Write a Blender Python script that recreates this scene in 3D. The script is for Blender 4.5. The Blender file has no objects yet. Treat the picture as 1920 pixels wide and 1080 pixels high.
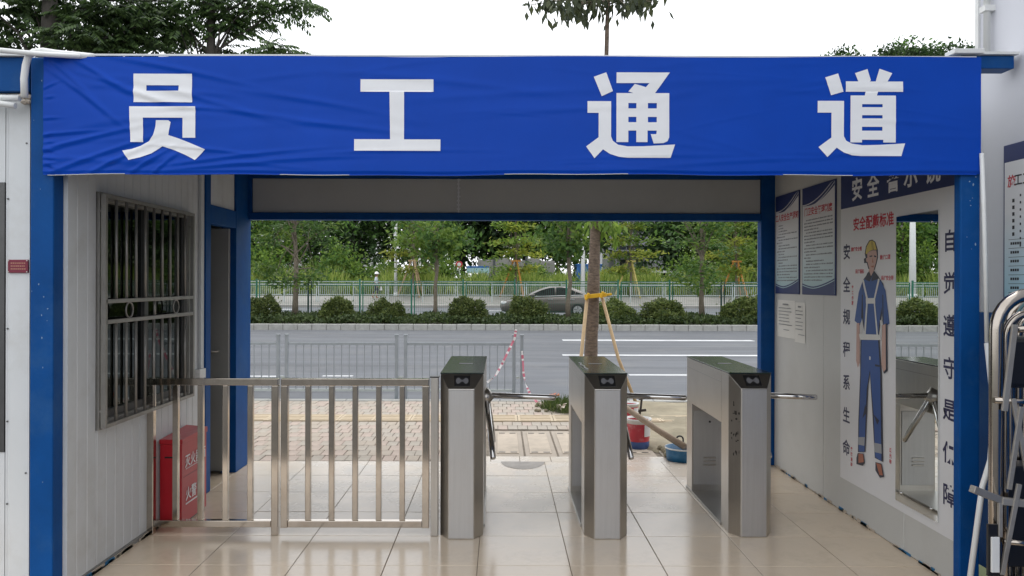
import bpy, bmesh, math, random
import numpy as np
from mathutils import Vector, Matrix, geometry

random.seed(7)
RNG = np.random.default_rng(11)
S = bpy.context.scene
COL = S.collection
R = math.radians

# ------------------------------------------------------------------ camera, sky, sun, exposure
EYE = 1.53
F = 1460.0            # focal length in pixels of a 1920 px wide picture
VX, VY = 938.0, 530.0  # vanishing point of the passage
cam = bpy.data.cameras.new('camera')
cam.sensor_width = 36.0
cam.lens = 36.0 * F / 1920.0
cam.shift_x = (960 - VX) / 1920.0
cam.shift_y = (VY - 540) / 1920.0
cam.clip_start = 0.05
cam.clip_end = 3000
camo = bpy.data.objects.new('camera', cam)
camo.location = (0, 0, EYE)
camo.rotation_euler = (R(90), R(-0.16), 0)
COL.objects.link(camo)
S.camera = camo

w = bpy.data.worlds.new('World')
S.world = w
w.use_nodes = True
nt = w.node_tree
bg = nt.nodes['Background']
sky = nt.nodes.new('ShaderNodeTexSky')
sky.sky_type = 'NISHITA'
sky.sun_disc = False
sky.sun_elevation = R(70)
sky.sun_rotation = R(25)
sky.air_density = 1.0
sky.dust_density = 3.0
sky.ozone_density = 1.0
hs = nt.nodes.new('ShaderNodeHueSaturation')   # overcast: the cloud layer takes nearly all the blue out
hs.inputs['Saturation'].default_value = 0.25
nt.links.new(sky.outputs[0], hs.inputs['Color'])
cl = nt.nodes.new('ShaderNodeMixRGB')            # even white cloud deck over the clear sky
cl.inputs['Fac'].default_value = 0.78
cl.inputs['Color2'].default_value = (7.6, 7.75, 8.0, 1)
nt.links.new(hs.outputs[0], cl.inputs['Color1'])
nt.links.new(cl.outputs[0], bg.inputs['Color'])
bg.inputs['Strength'].default_value = 0.12

sun = bpy.data.lights.new('sun', 'SUN')
sun.energy = 0.5
sun.angle = R(50)
sun.color = (1.0, 0.97, 0.92)
suno = bpy.data.objects.new('sun', sun)
az = R(25)
el = R(70)
sd = Vector((math.sin(az) * math.cos(el), math.cos(az) * math.cos(el), math.sin(el)))
suno.rotation_euler = sd.to_track_quat('Z', 'Y').to_euler()
suno.location = (0, 10, 30)
COL.objects.link(suno)

S.view_settings.view_transform = 'Standard'
S.view_settings.look = 'None'
S.view_settings.exposure = 1.0
S.view_settings.gamma = 1
S.view_settings.use_curve_mapping = False
S.render.engine = 'CYCLES'
S.cycles.max_bounces = 8
S.cycles.transparent_max_bounces = 12

# ------------------------------------------------------------------ materials
def mat(name, col, rough=0.6, metal=0.0, var=0.12, scale=6.0, bump=0.0, bscale=60.0, spec=0.5,
        dirt=None, dirt_amt=0.0, dirt_scale=3.0, stretch=None, coat=0.0, rvar=0.0, emit=None):
    m = bpy.data.materials.new(name)
    m.use_nodes = True
    n = m.node_tree.nodes
    L = m.node_tree.links
    p = n['Principled BSDF']
    p.inputs['Roughness'].default_value = rough
    p.inputs['Metallic'].default_value = metal
    p.inputs['Specular IOR Level'].default_value = spec
    p.inputs['Coat Weight'].default_value = coat
    tc = n.new('ShaderNodeTexCoord')
    src = tc.outputs['Object']
    if stretch:
        mp = n.new('ShaderNodeMapping')
        mp.inputs['Scale'].default_value = stretch
        L.new(src, mp.inputs['Vector'])
        src = mp.outputs[0]
    nz = n.new('ShaderNodeTexNoise')
    nz.inputs['Scale'].default_value = scale
    nz.inputs['Detail'].default_value = 6
    nz.inputs['Roughness'].default_value = 0.65
    L.new(src, nz.inputs['Vector'])
    cr = n.new('ShaderNodeValToRGB')
    c = Vector(col)
    cr.color_ramp.elements[0].position = 0.28
    cr.color_ramp.elements[1].position = 0.72
    cr.color_ramp.elements[0].color = (*(c * (1 - var)), 1)
    cr.color_ramp.elements[1].color = (*(c * (1 + var)), 1)
    L.new(nz.outputs['Fac'], cr.inputs['Fac'])
    out = cr.outputs[0]
    if dirt is not None:
        n2 = n.new('ShaderNodeTexNoise')
        n2.inputs['Scale'].default_value = dirt_scale
        n2.inputs['Detail'].default_value = 9
        n2.inputs['Roughness'].default_value = 0.7
        L.new(tc.outputs['Object'], n2.inputs['Vector'])
        r2 = n.new('ShaderNodeValToRGB')
        r2.color_ramp.elements[0].position = 0.5
        r2.color_ramp.elements[1].position = 0.75
        r2.color_ramp.elements[0].color = (0, 0, 0, 1)
        r2.color_ramp.elements[1].color = (dirt_amt,) * 3 + (1,)
        L.new(n2.outputs['Fac'], r2.inputs['Fac'])
        mx = n.new('ShaderNodeMixRGB')
        mx.inputs['Color2'].default_value = (*dirt, 1)
        L.new(r2.outputs[0], mx.inputs['Fac'])
        L.new(out, mx.inputs['Color1'])
        out = mx.outputs[0]
    L.new(out, p.inputs['Base Color'])
    if rvar:
        mr = n.new('ShaderNodeMapRange')
        mr.inputs['To Min'].default_value = max(0.02, rough - rvar)
        mr.inputs['To Max'].default_value = min(1, rough + rvar)
        L.new(nz.outputs['Fac'], mr.inputs['Value'])
        L.new(mr.outputs[0], p.inputs['Roughness'])
    if bump:
        n3 = n.new('ShaderNodeTexNoise')
        n3.inputs['Scale'].default_value = bscale
        n3.inputs['Detail'].default_value = 5
        L.new(src, n3.inputs['Vector'])
        b = n.new('ShaderNodeBump')
        b.inputs['Strength'].default_value = bump
        b.inputs['Distance'].default_value = 0.01
        L.new(n3.outputs['Fac'], b.inputs['Height'])
        L.new(b.outputs[0], p.inputs['Normal'])
    m['p'] = 1
    return m


def leafmat(name, dark, light, trans=0.35, rough=0.55):
    m = bpy.data.materials.new(name)
    m.use_nodes = True
    n = m.node_tree.nodes
    L = m.node_tree.links
    p = n['Principled BSDF']
    p.inputs['Roughness'].default_value = rough
    p.inputs['Specular IOR Level'].default_value = 0.35
    g = n.new('ShaderNodeNewGeometry')
    cr = n.new('ShaderNodeValToRGB')
    cr.color_ramp.elements[0].color = (*dark, 1)
    cr.color_ramp.elements[1].color = (*light, 1)
    L.new(g.outputs['Random Per Island'], cr.inputs['Fac'])
    oi = n.new('ShaderNodeObjectInfo')
    hv = n.new('ShaderNodeHueSaturation')
    mr = n.new('ShaderNodeMapRange')
    mr.inputs['To Min'].default_value = 0.8
    mr.inputs['To Max'].default_value = 1.2
    L.new(oi.outputs['Random'], mr.inputs['Value'])
    L.new(mr.outputs[0], hv.inputs['Value'])
    L.new(cr.outputs[0], hv.inputs['Color'])
    L.new(hv.outputs[0], p.inputs['Base Color'])
    t = n.new('ShaderNodeBsdfTranslucent')
    L.new(hv.outputs[0], t.inputs['Color'])
    mx = n.new('ShaderNodeMixShader')
    mx.inputs[0].default_value = trans
    L.new(p.outputs[0], mx.inputs[1])
    L.new(t.outputs[0], mx.inputs[2])
    L.new(mx.outputs[0], n['Material Output'].inputs['Surface'])
    return m


def glassmat(name, tint, see=0.35, ior=1.5, rough=0.02):
    m = bpy.data.materials.new(name)
    m.use_nodes = True
    n = m.node_tree.nodes
    L = m.node_tree.links
    n.remove(n['Principled BSDF'])
    tr = n.new('ShaderNodeBsdfTransparent')
    tr.inputs['Color'].default_value = (*tint, 1)
    gl = n.new('ShaderNodeBsdfGlossy')
    gl.inputs['Roughness'].default_value = rough
    gl.inputs['Color'].default_value = (0.62, 0.68, 0.65, 1)
    fr = n.new('ShaderNodeFresnel')
    fr.inputs['IOR'].default_value = ior
    mr = n.new('ShaderNodeMath')
    mr.operation = 'MULTIPLY_ADD'
    mr.inputs[1].default_value = 1.0
    mr.inputs[2].default_value = 0.03
    mr.use_clamp = True
    L.new(fr.outputs[0], mr.inputs[0])
    mx = n.new('ShaderNodeMixShader')
    L.new(mr.outputs[0], mx.inputs[0])
    L.new(tr.outputs[0], mx.inputs[1])
    L.new(gl.outputs[0], mx.inputs[2])
    L.new(mx.outputs[0], n['Material Output'].inputs['Surface'])
    return m


M = {}
M['panel'] = mat('white_sandwich_panel', (0.60, 0.62, 0.63), 0.45, var=0.04, scale=2.0, dirt=(0.40, 0.385, 0.35), dirt_amt=0.5, dirt_scale=2.2)
M['panel_in'] = mat('grey_white_panel', (0.50, 0.50, 0.48), 0.5, var=0.03, scale=2.0, dirt=(0.36, 0.35, 0.32), dirt_amt=0.3, dirt_scale=1.7)
M['bluepaint'] = mat('blue_paint', (0.002, 0.062, 0.235), 0.5, var=0.14, scale=4.0, spec=0.14, dirt=(0.035, 0.11, 0.25), dirt_amt=0.6, dirt_scale=3.0, bump=0.08, bscale=40)
M['chip'] = mat('chipped_primer', (0.20, 0.30, 0.42), 0.7, var=0.2)
M['banner'] = mat('blue_banner_cloth', (0.002, 0.056, 0.41), 0.36, var=0.06, scale=3.0, spec=0.13)
M['bletter'] = mat('white_print', (0.80, 0.81, 0.83), 0.5, var=0.03, spec=0.2)
M['white'] = mat('white_plastic', (0.70, 0.71, 0.70), 0.4, var=0.05, dirt=(0.4, 0.38, 0.34), dirt_amt=0.4, dirt_scale=6)
def tilemat():
    m = mat('beige_floor_tile', (0.67, 0.545, 0.405), 0.15, var=0.06, scale=1.5, dirt=(0.42, 0.34, 0.255), dirt_amt=0.5, dirt_scale=3.5)
    n = m.node_tree.nodes; L = m.node_tree.links
    p = n['Principled BSDF']
    old = p.inputs['Base Color'].links[0].from_socket
    g = n.new('ShaderNodeNewGeometry')
    sp = n.new('ShaderNodeSeparateXYZ'); L.new(g.outputs['Position'], sp.inputs[0])
    nz = n.new('ShaderNodeTexNoise'); nz.inputs['Scale'].default_value = 2.6; nz.inputs['Detail'].default_value = 9; nz.inputs['Roughness'].default_value = .68
    L.new(g.outputs['Position'], nz.inputs['Vector'])
    # construction dust tramped in from the street along the walking lanes, thinning out towards the yard and the walls
    a = n.new('ShaderNodeMapRange'); a.inputs['From Min'].default_value = 3.9; a.inputs['From Max'].default_value = 5.6
    L.new(sp.outputs['Y'], a.inputs['Value'])
    b = n.new('ShaderNodeMapRange'); b.inputs['From Min'].default_value = 1.95; b.inputs['From Max'].default_value = 1.35; L.new(sp.outputs['X'], b.inputs['Value'])
    c = n.new('ShaderNodeMapRange'); c.inputs['From Min'].default_value = -2.1; c.inputs['From Max'].default_value = -1.6; L.new(sp.outputs['X'], c.inputs['Value'])
    ns = n.new('ShaderNodeMapRange'); ns.inputs['From Min'].default_value = .35; ns.inputs['From Max'].default_value = .62; L.new(nz.outputs['Fac'], ns.inputs['Value'])
    def mul(x, y, op='MULTIPLY'):
        q = n.new('ShaderNodeMath'); q.operation = op; q.use_clamp = True
        L.new(x, q.inputs[0])
        if isinstance(y, float): q.inputs[1].default_value = y
        else: L.new(y, q.inputs[1])
        return q.outputs[0]
    f = mul(mul(a.outputs[0], b.outputs[0]), c.outputs[0])
    f = mul(f, mul(mul(ns.outputs[0], .65), .35, 'ADD'))
    mx = n.new('ShaderNodeMixRGB'); mx.inputs['Color2'].default_value = (.56, .535, .50, 1)
    L.new(mul(f, .85), mx.inputs['Fac']); L.new(old, mx.inputs['Color1']); L.new(mx.outputs[0], p.inputs['Base Color'])
    r = n.new('ShaderNodeMapRange'); r.inputs['To Min'].default_value = .12; r.inputs['To Max'].default_value = .34
    L.new(f, r.inputs['Value']); L.new(r.outputs[0], p.inputs['Roughness'])
    # faint foot marks
    n3 = n.new('ShaderNodeTexNoise'); n3.inputs['Scale'].default_value = 7; n3.inputs['Detail'].default_value = 10; n3.inputs['Roughness'].default_value = .75
    L.new(g.outputs['Position'], n3.inputs['Vector'])
    bu = n.new('ShaderNodeBump'); bu.inputs['Strength'].default_value = .03; bu.inputs['Distance'].default_value = .01
    L.new(n3.outputs['Fac'], bu.inputs['Height']); L.new(bu.outputs[0], p.inputs['Normal'])
    return m


M['tile'] = tilemat()
M['tile_dusty'] = M['tile']
M['grout'] = mat('grout', (0.22, 0.18, 0.14), 0.9, var=0.2)
M['steel'] = mat('brushed_steel', (0.50, 0.475, 0.44), 0.33, 1.0, var=0.05, scale=4.0, stretch=(14, 14, 0.5), bump=0.012, bscale=12, rvar=0.05, dirt=(0.36, 0.33, 0.30), dirt_amt=0.3, dirt_scale=5)
M['steel_face'] = mat('satin_steel_face', (0.50, 0.495, 0.49), 0.44, 1.0, var=0.05, scale=5.0, stretch=(20, 20, 0.6), bump=0.012, bscale=10, dirt=(0.45, 0.42, 0.40), dirt_amt=0.4, dirt_scale=5)
M['steel_dark'] = mat('dark_satin_steel', (0.33, 0.32, 0.30), 0.3, 1.0, var=0.08, scale=4.0)
M['chrome'] = mat('polished_steel', (0.62, 0.61, 0.60), 0.1, 1.0, var=0.04, scale=5.0)
M['tube'] = mat('polished_tube_steel', (0.52, 0.465, 0.40), 0.13, 1.0, var=0.10, scale=7.0, rvar=0.05, dirt=(0.33, 0.26, 0.20), dirt_amt=0.4, dirt_scale=9)
M['bar_steel'] = mat('dull_bar_steel', (0.36, 0.34, 0.31), 0.5, 0.55, var=0.12, scale=7, dirt=(0.2, 0.17, 0.14), dirt_amt=0.5, dirt_scale=9)
M['gate_steel'] = mat('warm_gate_steel', (0.43, 0.385, 0.34), 0.16, 1.0, var=0.08, scale=6, dirt=(0.28, 0.24, 0.2), dirt_amt=0.5, dirt_scale=8)
M['black'] = mat('black_plastic', (0.012, 0.012, 0.013), 0.35, var=0.1)
M['reader'] = mat('reader_grey', (0.16, 0.16, 0.17), 0.3, var=0.1)
M['lid'] = mat('dark_green_glass_lid', (0.014, 0.026, 0.023), 0.16, var=0.3, scale=9.0, spec=0.35, dirt=(0.07, 0.08, 0.07), dirt_amt=0.5, dirt_scale=14)
M['red'] = mat('red_painted_steel', (0.42, 0.012, 0.022), 0.35, var=0.08, scale=5.0, dirt=(0.3, 0.08, 0.07), dirt_amt=0.3)
M['redprint'] = mat('red_print', (0.50, 0.03, 0.05), 0.6, var=0.05)
M['maroon'] = mat('maroon_plate', (0.17, 0.008, 0.03), 0.4, var=0.1)
M['gold'] = mat('gold_print', (0.42, 0.2, 0.14), 0.5, var=0.1)
M['poster'] = mat('white_poster', (0.66, 0.66, 0.67), 0.42, var=0.02)
M['navy'] = mat('navy_print', (0.012, 0.025, 0.12), 0.45, var=0.05)
M['navytext'] = mat('dark_blue_text', (0.012, 0.012, 0.06), 0.5, var=0.05)
M['blacktext'] = mat('black_print', (0.02, 0.02, 0.025), 0.6, var=0.05)
M['greytext'] = mat('grey_print', (0.19, 0.20, 0.21), 0.6, var=0.1)
M['paper'] = mat('white_paper', (0.66, 0.65, 0.61), 0.8, var=0.03)
M['mirror'] = mat('mirror', (0.80, 0.82, 0.80), 0.0, 1.0, var=0.01)
M['glass'] = glassmat('window_glass', (0.16, 0.18, 0.17))
M['darkframe'] = mat('dark_aluminium', (0.10, 0.10, 0.10), 0.4, 0.6, var=0.15)
M['alu'] = mat('worn_aluminium', (0.30, 0.29, 0.27), 0.45, 0.6, var=0.15, dirt=(0.2, 0.18, 0.16), dirt_amt=0.5, dirt_scale=9)
M['doorgrey'] = mat('grey_door', (0.30, 0.30, 0.28), 0.5, var=0.05)
M['asphalt'] = mat('asphalt', (0.108, 0.115, 0.128), 0.85, var=0.30, scale=1.1, stretch=(0.12, 1.4, 1), bump=0.5, bscale=60, dirt=(0.165, 0.165, 0.165), dirt_amt=0.7, dirt_scale=0.9)
M['mark'] = mat('road_paint', (0.56, 0.57, 0.58), 0.8, var=0.10, scale=6, dirt=(0.25, 0.25, 0.26), dirt_amt=0.7, dirt_scale=2.2)
M['kerb'] = mat('granite_kerb', (0.34, 0.34, 0.32), 0.8, var=0.16, scale=9, bump=0.2, dirt=(0.2, 0.19, 0.17), dirt_amt=0.5, dirt_scale=3)
M['paver'] = mat('paver', (0.40, 0.345, 0.285), 0.85, var=0.13, scale=5, bump=0.25, bscale=120, dirt=(0.22, 0.19, 0.16), dirt_amt=0.6, dirt_scale=2.5)
M['paver2'] = mat('paver_pinkish', (0.41, 0.335, 0.285), 0.85, var=0.13, scale=5, bump=0.25, bscale=120)
M['paver3'] = mat('paver_greyish', (0.375, 0.335, 0.285), 0.85, var=0.13, scale=5, bump=0.25, bscale=120)
M['tactile'] = mat('tactile_yellow', (0.50, 0.41, 0.29), 0.8, var=0.12, scale=6, dirt=(0.3, 0.26, 0.2), dirt_amt=0.5)
M['concrete'] = mat('beige_concrete', (0.48, 0.41, 0.33), 0.8, var=0.14, scale=5, bump=0.2, dirt=(0.24, 0.21, 0.17), dirt_amt=0.6, dirt_scale=3)
M['farpave'] = mat('far_paving', (0.27, 0.262, 0.245), 0.9, var=0.14, scale=1.2)
M['yard'] = mat('dark_unseen_yard', (0.09, 0.09, 0.088), 0.85, var=0.1, scale=2)  # unseen yard, colour kept dark to cut light bounced into the passage
M['cement'] = mat('grey_cement', (0.34, 0.32, 0.30), 0.9, var=0.2, scale=14)
M['joint'] = mat('sandy_joint', (0.20, 0.17, 0.135), 0.95, var=0.3, scale=20)
M['sand'] = mat('sandy_soil', (0.27, 0.235, 0.165), 0.95, var=0.3, scale=2.2, bump=0.8, bscale=14, dirt=(0.17, 0.15, 0.10), dirt_amt=0.7, dirt_scale=1.6)
M['soil'] = mat('dark_soil', (0.06, 0.05, 0.035), 0.95, var=0.3, scale=3)
M['terrain'] = mat('grassy_ground', (0.10, 0.12, 0.05), 0.95, var=0.4, scale=0.8)
M['bark'] = mat('grey_brown_bark', (0.135, 0.10, 0.075), 0.9, var=0.6, scale=16, stretch=(1, 1, 2.4), bump=1.0, bscale=22)
M['bark2'] = mat('pale_bark', (0.16, 0.135, 0.10), 0.9, var=0.3, scale=10, bump=0.6, bscale=30)
M['bark3'] = mat('dark_bark', (0.045, 0.040, 0.034), 0.9, var=0.3, scale=10, bump=0.6, bscale=30)
M['wood'] = mat('pale_timber', (0.46, 0.33, 0.19), 0.75, var=0.2, scale=5, stretch=(8, 8, 1.0))
M['oldwood'] = mat('weathered_timber', (0.34, 0.26, 0.19), 0.8, var=0.2, scale=5, stretch=(3, 3, 3))
M['yellow'] = mat('yellow_strap', (0.62, 0.36, 0.01), 0.5, var=0.08)
M['orange'] = mat('orange_timber', (0.52, 0.24, 0.05), 0.7, var=0.15)
M['yellowwood'] = mat('yellow_timber', (0.55, 0.46, 0.16), 0.7, var=0.15)
M['greenmetal'] = mat('green_coated_wire', (0.02, 0.16, 0.10), 0.5, var=0.1)
M['darkgreenmetal'] = mat('dark_green_post', (0.008, 0.05, 0.04), 0.5, var=0.1)
M['greymetal'] = mat('grey_galvanised', (0.27, 0.30, 0.325), 0.5, 0.2, var=0.1)
M['palemetal'] = mat('pale_galvanised', (0.42, 0.46, 0.45), 0.5, 0.2, var=0.1)
M['tape_w'] = mat('white_tape', (0.68, 0.66, 0.66), 0.4, var=0.05)
M['tape_r'] = mat('red_tape', (0.52, 0.14, 0.20), 0.4, var=0.05)
M['bucket_r'] = mat('red_bucket', (0.48, 0.03, 0.05), 0.35, var=0.15, dirt=(0.6, 0.45, 0.45), dirt_amt=0.5, dirt_scale=9)
M['bucket_b'] = mat('blue_bucket_base', (0.05, 0.10, 0.28), 0.4, var=0.2)
M['tray_b'] = mat('blue_basin', (0.012, 0.13, 0.28), 0.4, var=0.25, dirt=(0.2, 0.25, 0.3), dirt_amt=0.5, dirt_scale=12)
M['bluegoo'] = mat('blue_paint_drips', (0.015, 0.14, 0.30), 0.6, var=0.5, scale=25)
M['carpaint'] = mat('dark_brown_car_paint', (0.09, 0.076, 0.066), 0.28, 0.25, var=0.03, coat=0.5)
M['carglass'] = mat('car_glass', (0.006, 0.007, 0.007), 0.05, var=0.05, spec=0.2)
M['tyre'] = mat('tyre_rubber', (0.018, 0.018, 0.018), 0.8, var=0.1)
M['rim'] = mat('alloy_rim', (0.5, 0.5, 0.5), 0.3, 0.9, var=0.05)
M['lamp'] = mat('headlight_lens', (0.6, 0.62, 0.62), 0.1, var=0.05)
M['bldg'] = mat('pale_grey_render', (0.50, 0.50, 0.56), 0.8, var=0.08, scale=0.6)
M['bldgw'] = mat('white_render', (0.62, 0.63, 0.65), 0.8, var=0.06, scale=0.6)
M['bldgdark'] = mat('dark_window_band', (0.06, 0.07, 0.08), 0.3, var=0.2)
M['shed'] = mat('grey_block_wall', (0.25, 0.245, 0.23), 0.9, var=0.2, scale=0.9)
M['signblue'] = mat('blue_sign', (0.02, 0.13, 0.40), 0.5, var=0.3, scale=2)
M['signpale'] = mat('pale_sign_picture', (0.35, 0.55, 0.62), 0.5, var=0.3, scale=3)
M['poleW'] = mat('white_painted_pole', (0.74, 0.75, 0.75), 0.5, var=0.04)
M['skin'] = mat('skin', (0.32, 0.17, 0.11), 0.6, var=0.05)
M['shirt'] = mat('pale_shirt', (0.55, 0.60, 0.66), 0.8, var=0.08)
M['trousers'] = mat('dark_trousers', (0.025, 0.027, 0.035), 0.8, var=0.1)
M['shoe'] = mat('orange_brown_shoes', (0.30, 0.10, 0.04), 0.7, var=0.1)
M['helmet'] = mat('white_helmet', (0.82, 0.82, 0.82), 0.3, var=0.02)
M['pr_blue'] = mat('print_blue', (0.022, 0.075, 0.26), 0.5, var=0.04)
M['pr_dark'] = mat('print_dark', (0.012, 0.015, 0.035), 0.5, var=0.04)
M['pr_skin'] = mat('print_skin', (0.50, 0.32, 0.27), 0.5, var=0.04)
M['pr_yel'] = mat('print_yellow', (0.55, 0.43, 0.09), 0.5, var=0.06)
M['pr_grey'] = mat('print_grey', (0.30, 0.31, 0.33), 0.5, var=0.04)
M['pr_shoe'] = mat('print_brown', (0.36, 0.12, 0.07), 0.5, var=0.06)
M['pr_white'] = mat('print_white', (0.62, 0.62, 0.60), 0.5, var=0.03)
M['teal'] = mat('poster_teal', (0.33, 0.47, 0.49), 0.45, var=0.02)
M['cyan'] = mat('board_cyan', (0.33, 0.58, 0.72), 0.4, var=0.02)
M['wallwhite'] = mat('white_building_wall', (0.58, 0.59, 0.64), 0.55, var=0.04, scale=1.5)
M['litter'] = mat('litter_orange', (0.38, 0.12, 0.06), 0.7, var=0.3, scale=20)
M['litter_w'] = mat('litter_pale', (0.55, 0.48, 0.40), 0.8, var=0.2)

def gradmat(name, lo, hi, z0, z1, rough=0.45):
    m = bpy.data.materials.new(name); m.use_nodes = True
    n = m.node_tree.nodes; L = m.node_tree.links
    tc = n.new('ShaderNodeTexCoord'); sp = n.new('ShaderNodeSeparateXYZ'); L.new(tc.outputs['Object'], sp.inputs[0])
    mr = n.new('ShaderNodeMapRange'); mr.inputs['From Min'].default_value = z0; mr.inputs['From Max'].default_value = z1; L.new(sp.outputs['Z'], mr.inputs['Value'])
    mx = n.new('ShaderNodeMixRGB'); mx.inputs['Color1'].default_value = (*lo, 1); mx.inputs['Color2'].default_value = (*hi, 1)
    L.new(mr.outputs[0], mx.inputs['Fac']); L.new(mx.outputs[0], n['Principled BSDF'].inputs['Base Color'])
    n['Principled BSDF'].inputs['Roughness'].default_value = rough
    return m


M['teal'] = gradmat('poster_print_fade', (0.34, 0.50, 0.53), (0.66, 0.66, 0.67), 0.02, 0.50)
M['cyan'] = gradmat('board_print_fade', (0.26, 0.56, 0.72), (0.66, 0.66, 0.68), 0.06, 0.60, .4)
LF = {}
LF['dark'] = leafmat('dark_leaves', (0.014, 0.034, 0.014), (0.060, 0.110, 0.036), 0.32)
LF['feather'] = leafmat('feathery_leaves', (0.012, 0.030, 0.012), (0.090, 0.150, 0.045), 0.38)
LF['mid'] = leafmat('mid_green_leaves', (0.045, 0.105, 0.025), (0.13, 0.235, 0.055), 0.45)
LF['bright'] = leafmat('bright_green_leaves', (0.09, 0.17, 0.025), (0.22, 0.32, 0.06), 0.45)
LF['yellow'] = leafmat('yellow_green_leaves', (0.20, 0.26, 0.04), (0.38, 0.40, 0.07), 0.5)
LF['bush'] = leafmat('bush_leaves', (0.035, 0.068, 0.018), (0.19, 0.23, 0.065), 0.35)
LF['reed'] = leafmat('reed_blades', (0.20, 0.28, 0.05), (0.42, 0.48, 0.14), 0.45)
LF['cover'] = leafmat('ground_cover_leaves', (0.024, 0.048, 0.014), (0.085, 0.12, 0.035), 0.25)
LF['grass'] = leafmat('grass_blades', (0.05, 0.10, 0.02), (0.15, 0.19, 0.05), 0.3)
LF['hang'] = leafmat('long_hanging_leaves', (0.028, 0.042, 0.024), (0.085, 0.100, 0.045), 0.3)


# ------------------------------------------------------------------ object helpers
ORG = {}


def tag(o, label=None, cat=None, group=None, kind=None):
    if label: o['label'] = label
    if cat: o['category'] = cat
    if group: o['group'] = group
    if kind: o['kind'] = kind
    return o


def root(name, loc, label, cat, group=None):
    o = bpy.data.objects.new(name, None)
    o.empty_display_size = 0.1
    o.location = loc
    COL.objects.link(o)
    ORG[o.name] = Vector(loc)
    return tag(o, label, cat, group)


def link(name, me, parent=None, loc=None):
    o = bpy.data.objects.new(name, me)
    COL.objects.link(o)
    if parent:
        o.parent = parent
        ORG[o.name] = ORG[parent.name].copy()
    else:
        ORG[o.name] = Vector(loc) if loc is not None else Vector((0, 0, 0))
        if loc is not None:
            o.location = loc
    return o


class MB:
    """collects shapes in world coordinates, links them as one mesh"""
    def __init__(s):
        s.v = []; s.f = []; s.mi = []; s.sm = []

    def add(s, vs, fs, mi=0, sm=False):
        b = len(s.v)
        s.v += [tuple(x) for x in vs]
        for f in fs:
            s.f.append([b + i for i in f]); s.mi.append(mi); s.sm.append(sm)
        return s

    def box(s, x0, x1, y0, y1, z0, z1, mi=0):
        v = [(x0, y0, z0), (x1, y0, z0), (x1, y1, z0), (x0, y1, z0), (x0, y0, z1), (x1, y0, z1), (x1, y1, z1), (x0, y1, z1)]
        return s.add(v, [(0, 3, 2, 1), (4, 5, 6, 7), (0, 1, 5, 4), (1, 2, 6, 5), (2, 3, 7, 6), (3, 0, 4, 7)], mi)

    def bar(s, a, b, wx, wy, up=(0, 0, 1), mi=0):
        a = Vector(a); b = Vector(b); d = (b - a).normalized(); u = Vector(up)
        if abs(d.dot(u)) > 0.95: u = Vector((0, 1, 0))
        e1 = d.cross(u).normalized(); e2 = e1.cross(d).normalized()
        v = []
        for p in (a, b):
            for i, j in ((-1, -1), (1, -1), (1, 1), (-1, 1)):
                v.append(p + e1 * i * wx / 2 + e2 * j * wy / 2)
        return s.add(v, [(0, 1, 2, 3), (7, 6, 5, 4), (0, 4, 5, 1), (1, 5, 6, 2), (2, 6, 7, 3), (3, 7, 4, 0)], mi)

    def tube(s, pts, r, n=10, mi=0, cap=True):
        pts = [Vector(p) for p in pts]
        rs = r if isinstance(r, (list, tuple)) else [r] * len(pts)
        v = []; prev = None
        for i, p in enumerate(pts):
            d = (pts[min(i + 1, len(pts) - 1)] - pts[max(i - 1, 0)]).normalized()
            if prev is None:
                u = Vector((0, 0, 1)) if abs(d.z) < 0.9 else Vector((1, 0, 0))
                e1 = d.cross(u).normalized()
            else:
                e1 = (prev - d * prev.dot(d)).normalized()
            prev = e1; e2 = d.cross(e1)
            for k in range(n):
                a = 2 * math.pi * k / n
                v.append(p + (e1 * math.cos(a) + e2 * math.sin(a)) * rs[i])
        f = []
        for i in range(len(pts) - 1):
            for k in range(n):
                k2 = (k + 1) % n
                f.append((i * n + k, i * n + k2, (i + 1) * n + k2, (i + 1) * n + k))
        s.add(v, f, mi, True)
        if cap:
            b = len(s.v) - len(v)
            s.f.append([b + k for k in range(n)][::-1]); s.mi.append(mi); s.sm.append(False)
            s.f.append([b + (len(pts) - 1) * n + k for k in range(n)]); s.mi.append(mi); s.sm.append(False)
        return s

    def lathe(s, c, prof, n=20, mi=0):
        v = []
        for (r, z) in prof:
            for k in range(n):
                a = 2 * math.pi * k / n
                v.append((c[0] + r * math.cos(a), c[1] + r * math.sin(a), c[2] + z))
        f = []
        for i in range(len(prof) - 1):
            for k in range(n):
                k2 = (k + 1) % n
                f.append((i * n + k, i * n + k2, (i + 1) * n + k2, (i + 1) * n + k))
        return s.add(v, f, mi, True)

    def poly(s, pts, mi=0):
        return s.add(pts, [list(range(len(pts)))], mi)

    def build(s, name, mats, parent=None, bevel=0.0, seg=2, loc=None):
        me = bpy.data.meshes.new(name)
        org = ORG[parent.name] if parent else (Vector(loc) if loc is not None else Vector((0, 0, 0)))
        me.from_pydata([(x - org.x, y - org.y, z - org.z) for x, y, z in s.v], [], s.f)
        if not isinstance(mats, (list, tuple)): mats = [mats]
        for m in mats: me.materials.append(m)
        me.polygons.foreach_set('material_index', s.mi)
        me.polygons.foreach_set('use_smooth', s.sm)
        if bevel:
            bm = bmesh.new(); bm.from_mesh(me)
            bmesh.ops.bevel(bm, geom=[e for e in bm.edges if len(e.link_faces) == 2 and e.calc_face_angle(0) > 0.5],
                            offset=bevel, segments=seg, affect='EDGES', profile=0.5, clamp_overlap=True)
            bm.to_mesh(me); bm.free()
        me.update()
        return link(name, me, parent, loc)


def kids(o):
    return [c for c in bpy.data.objects if c.parent == o]


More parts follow.
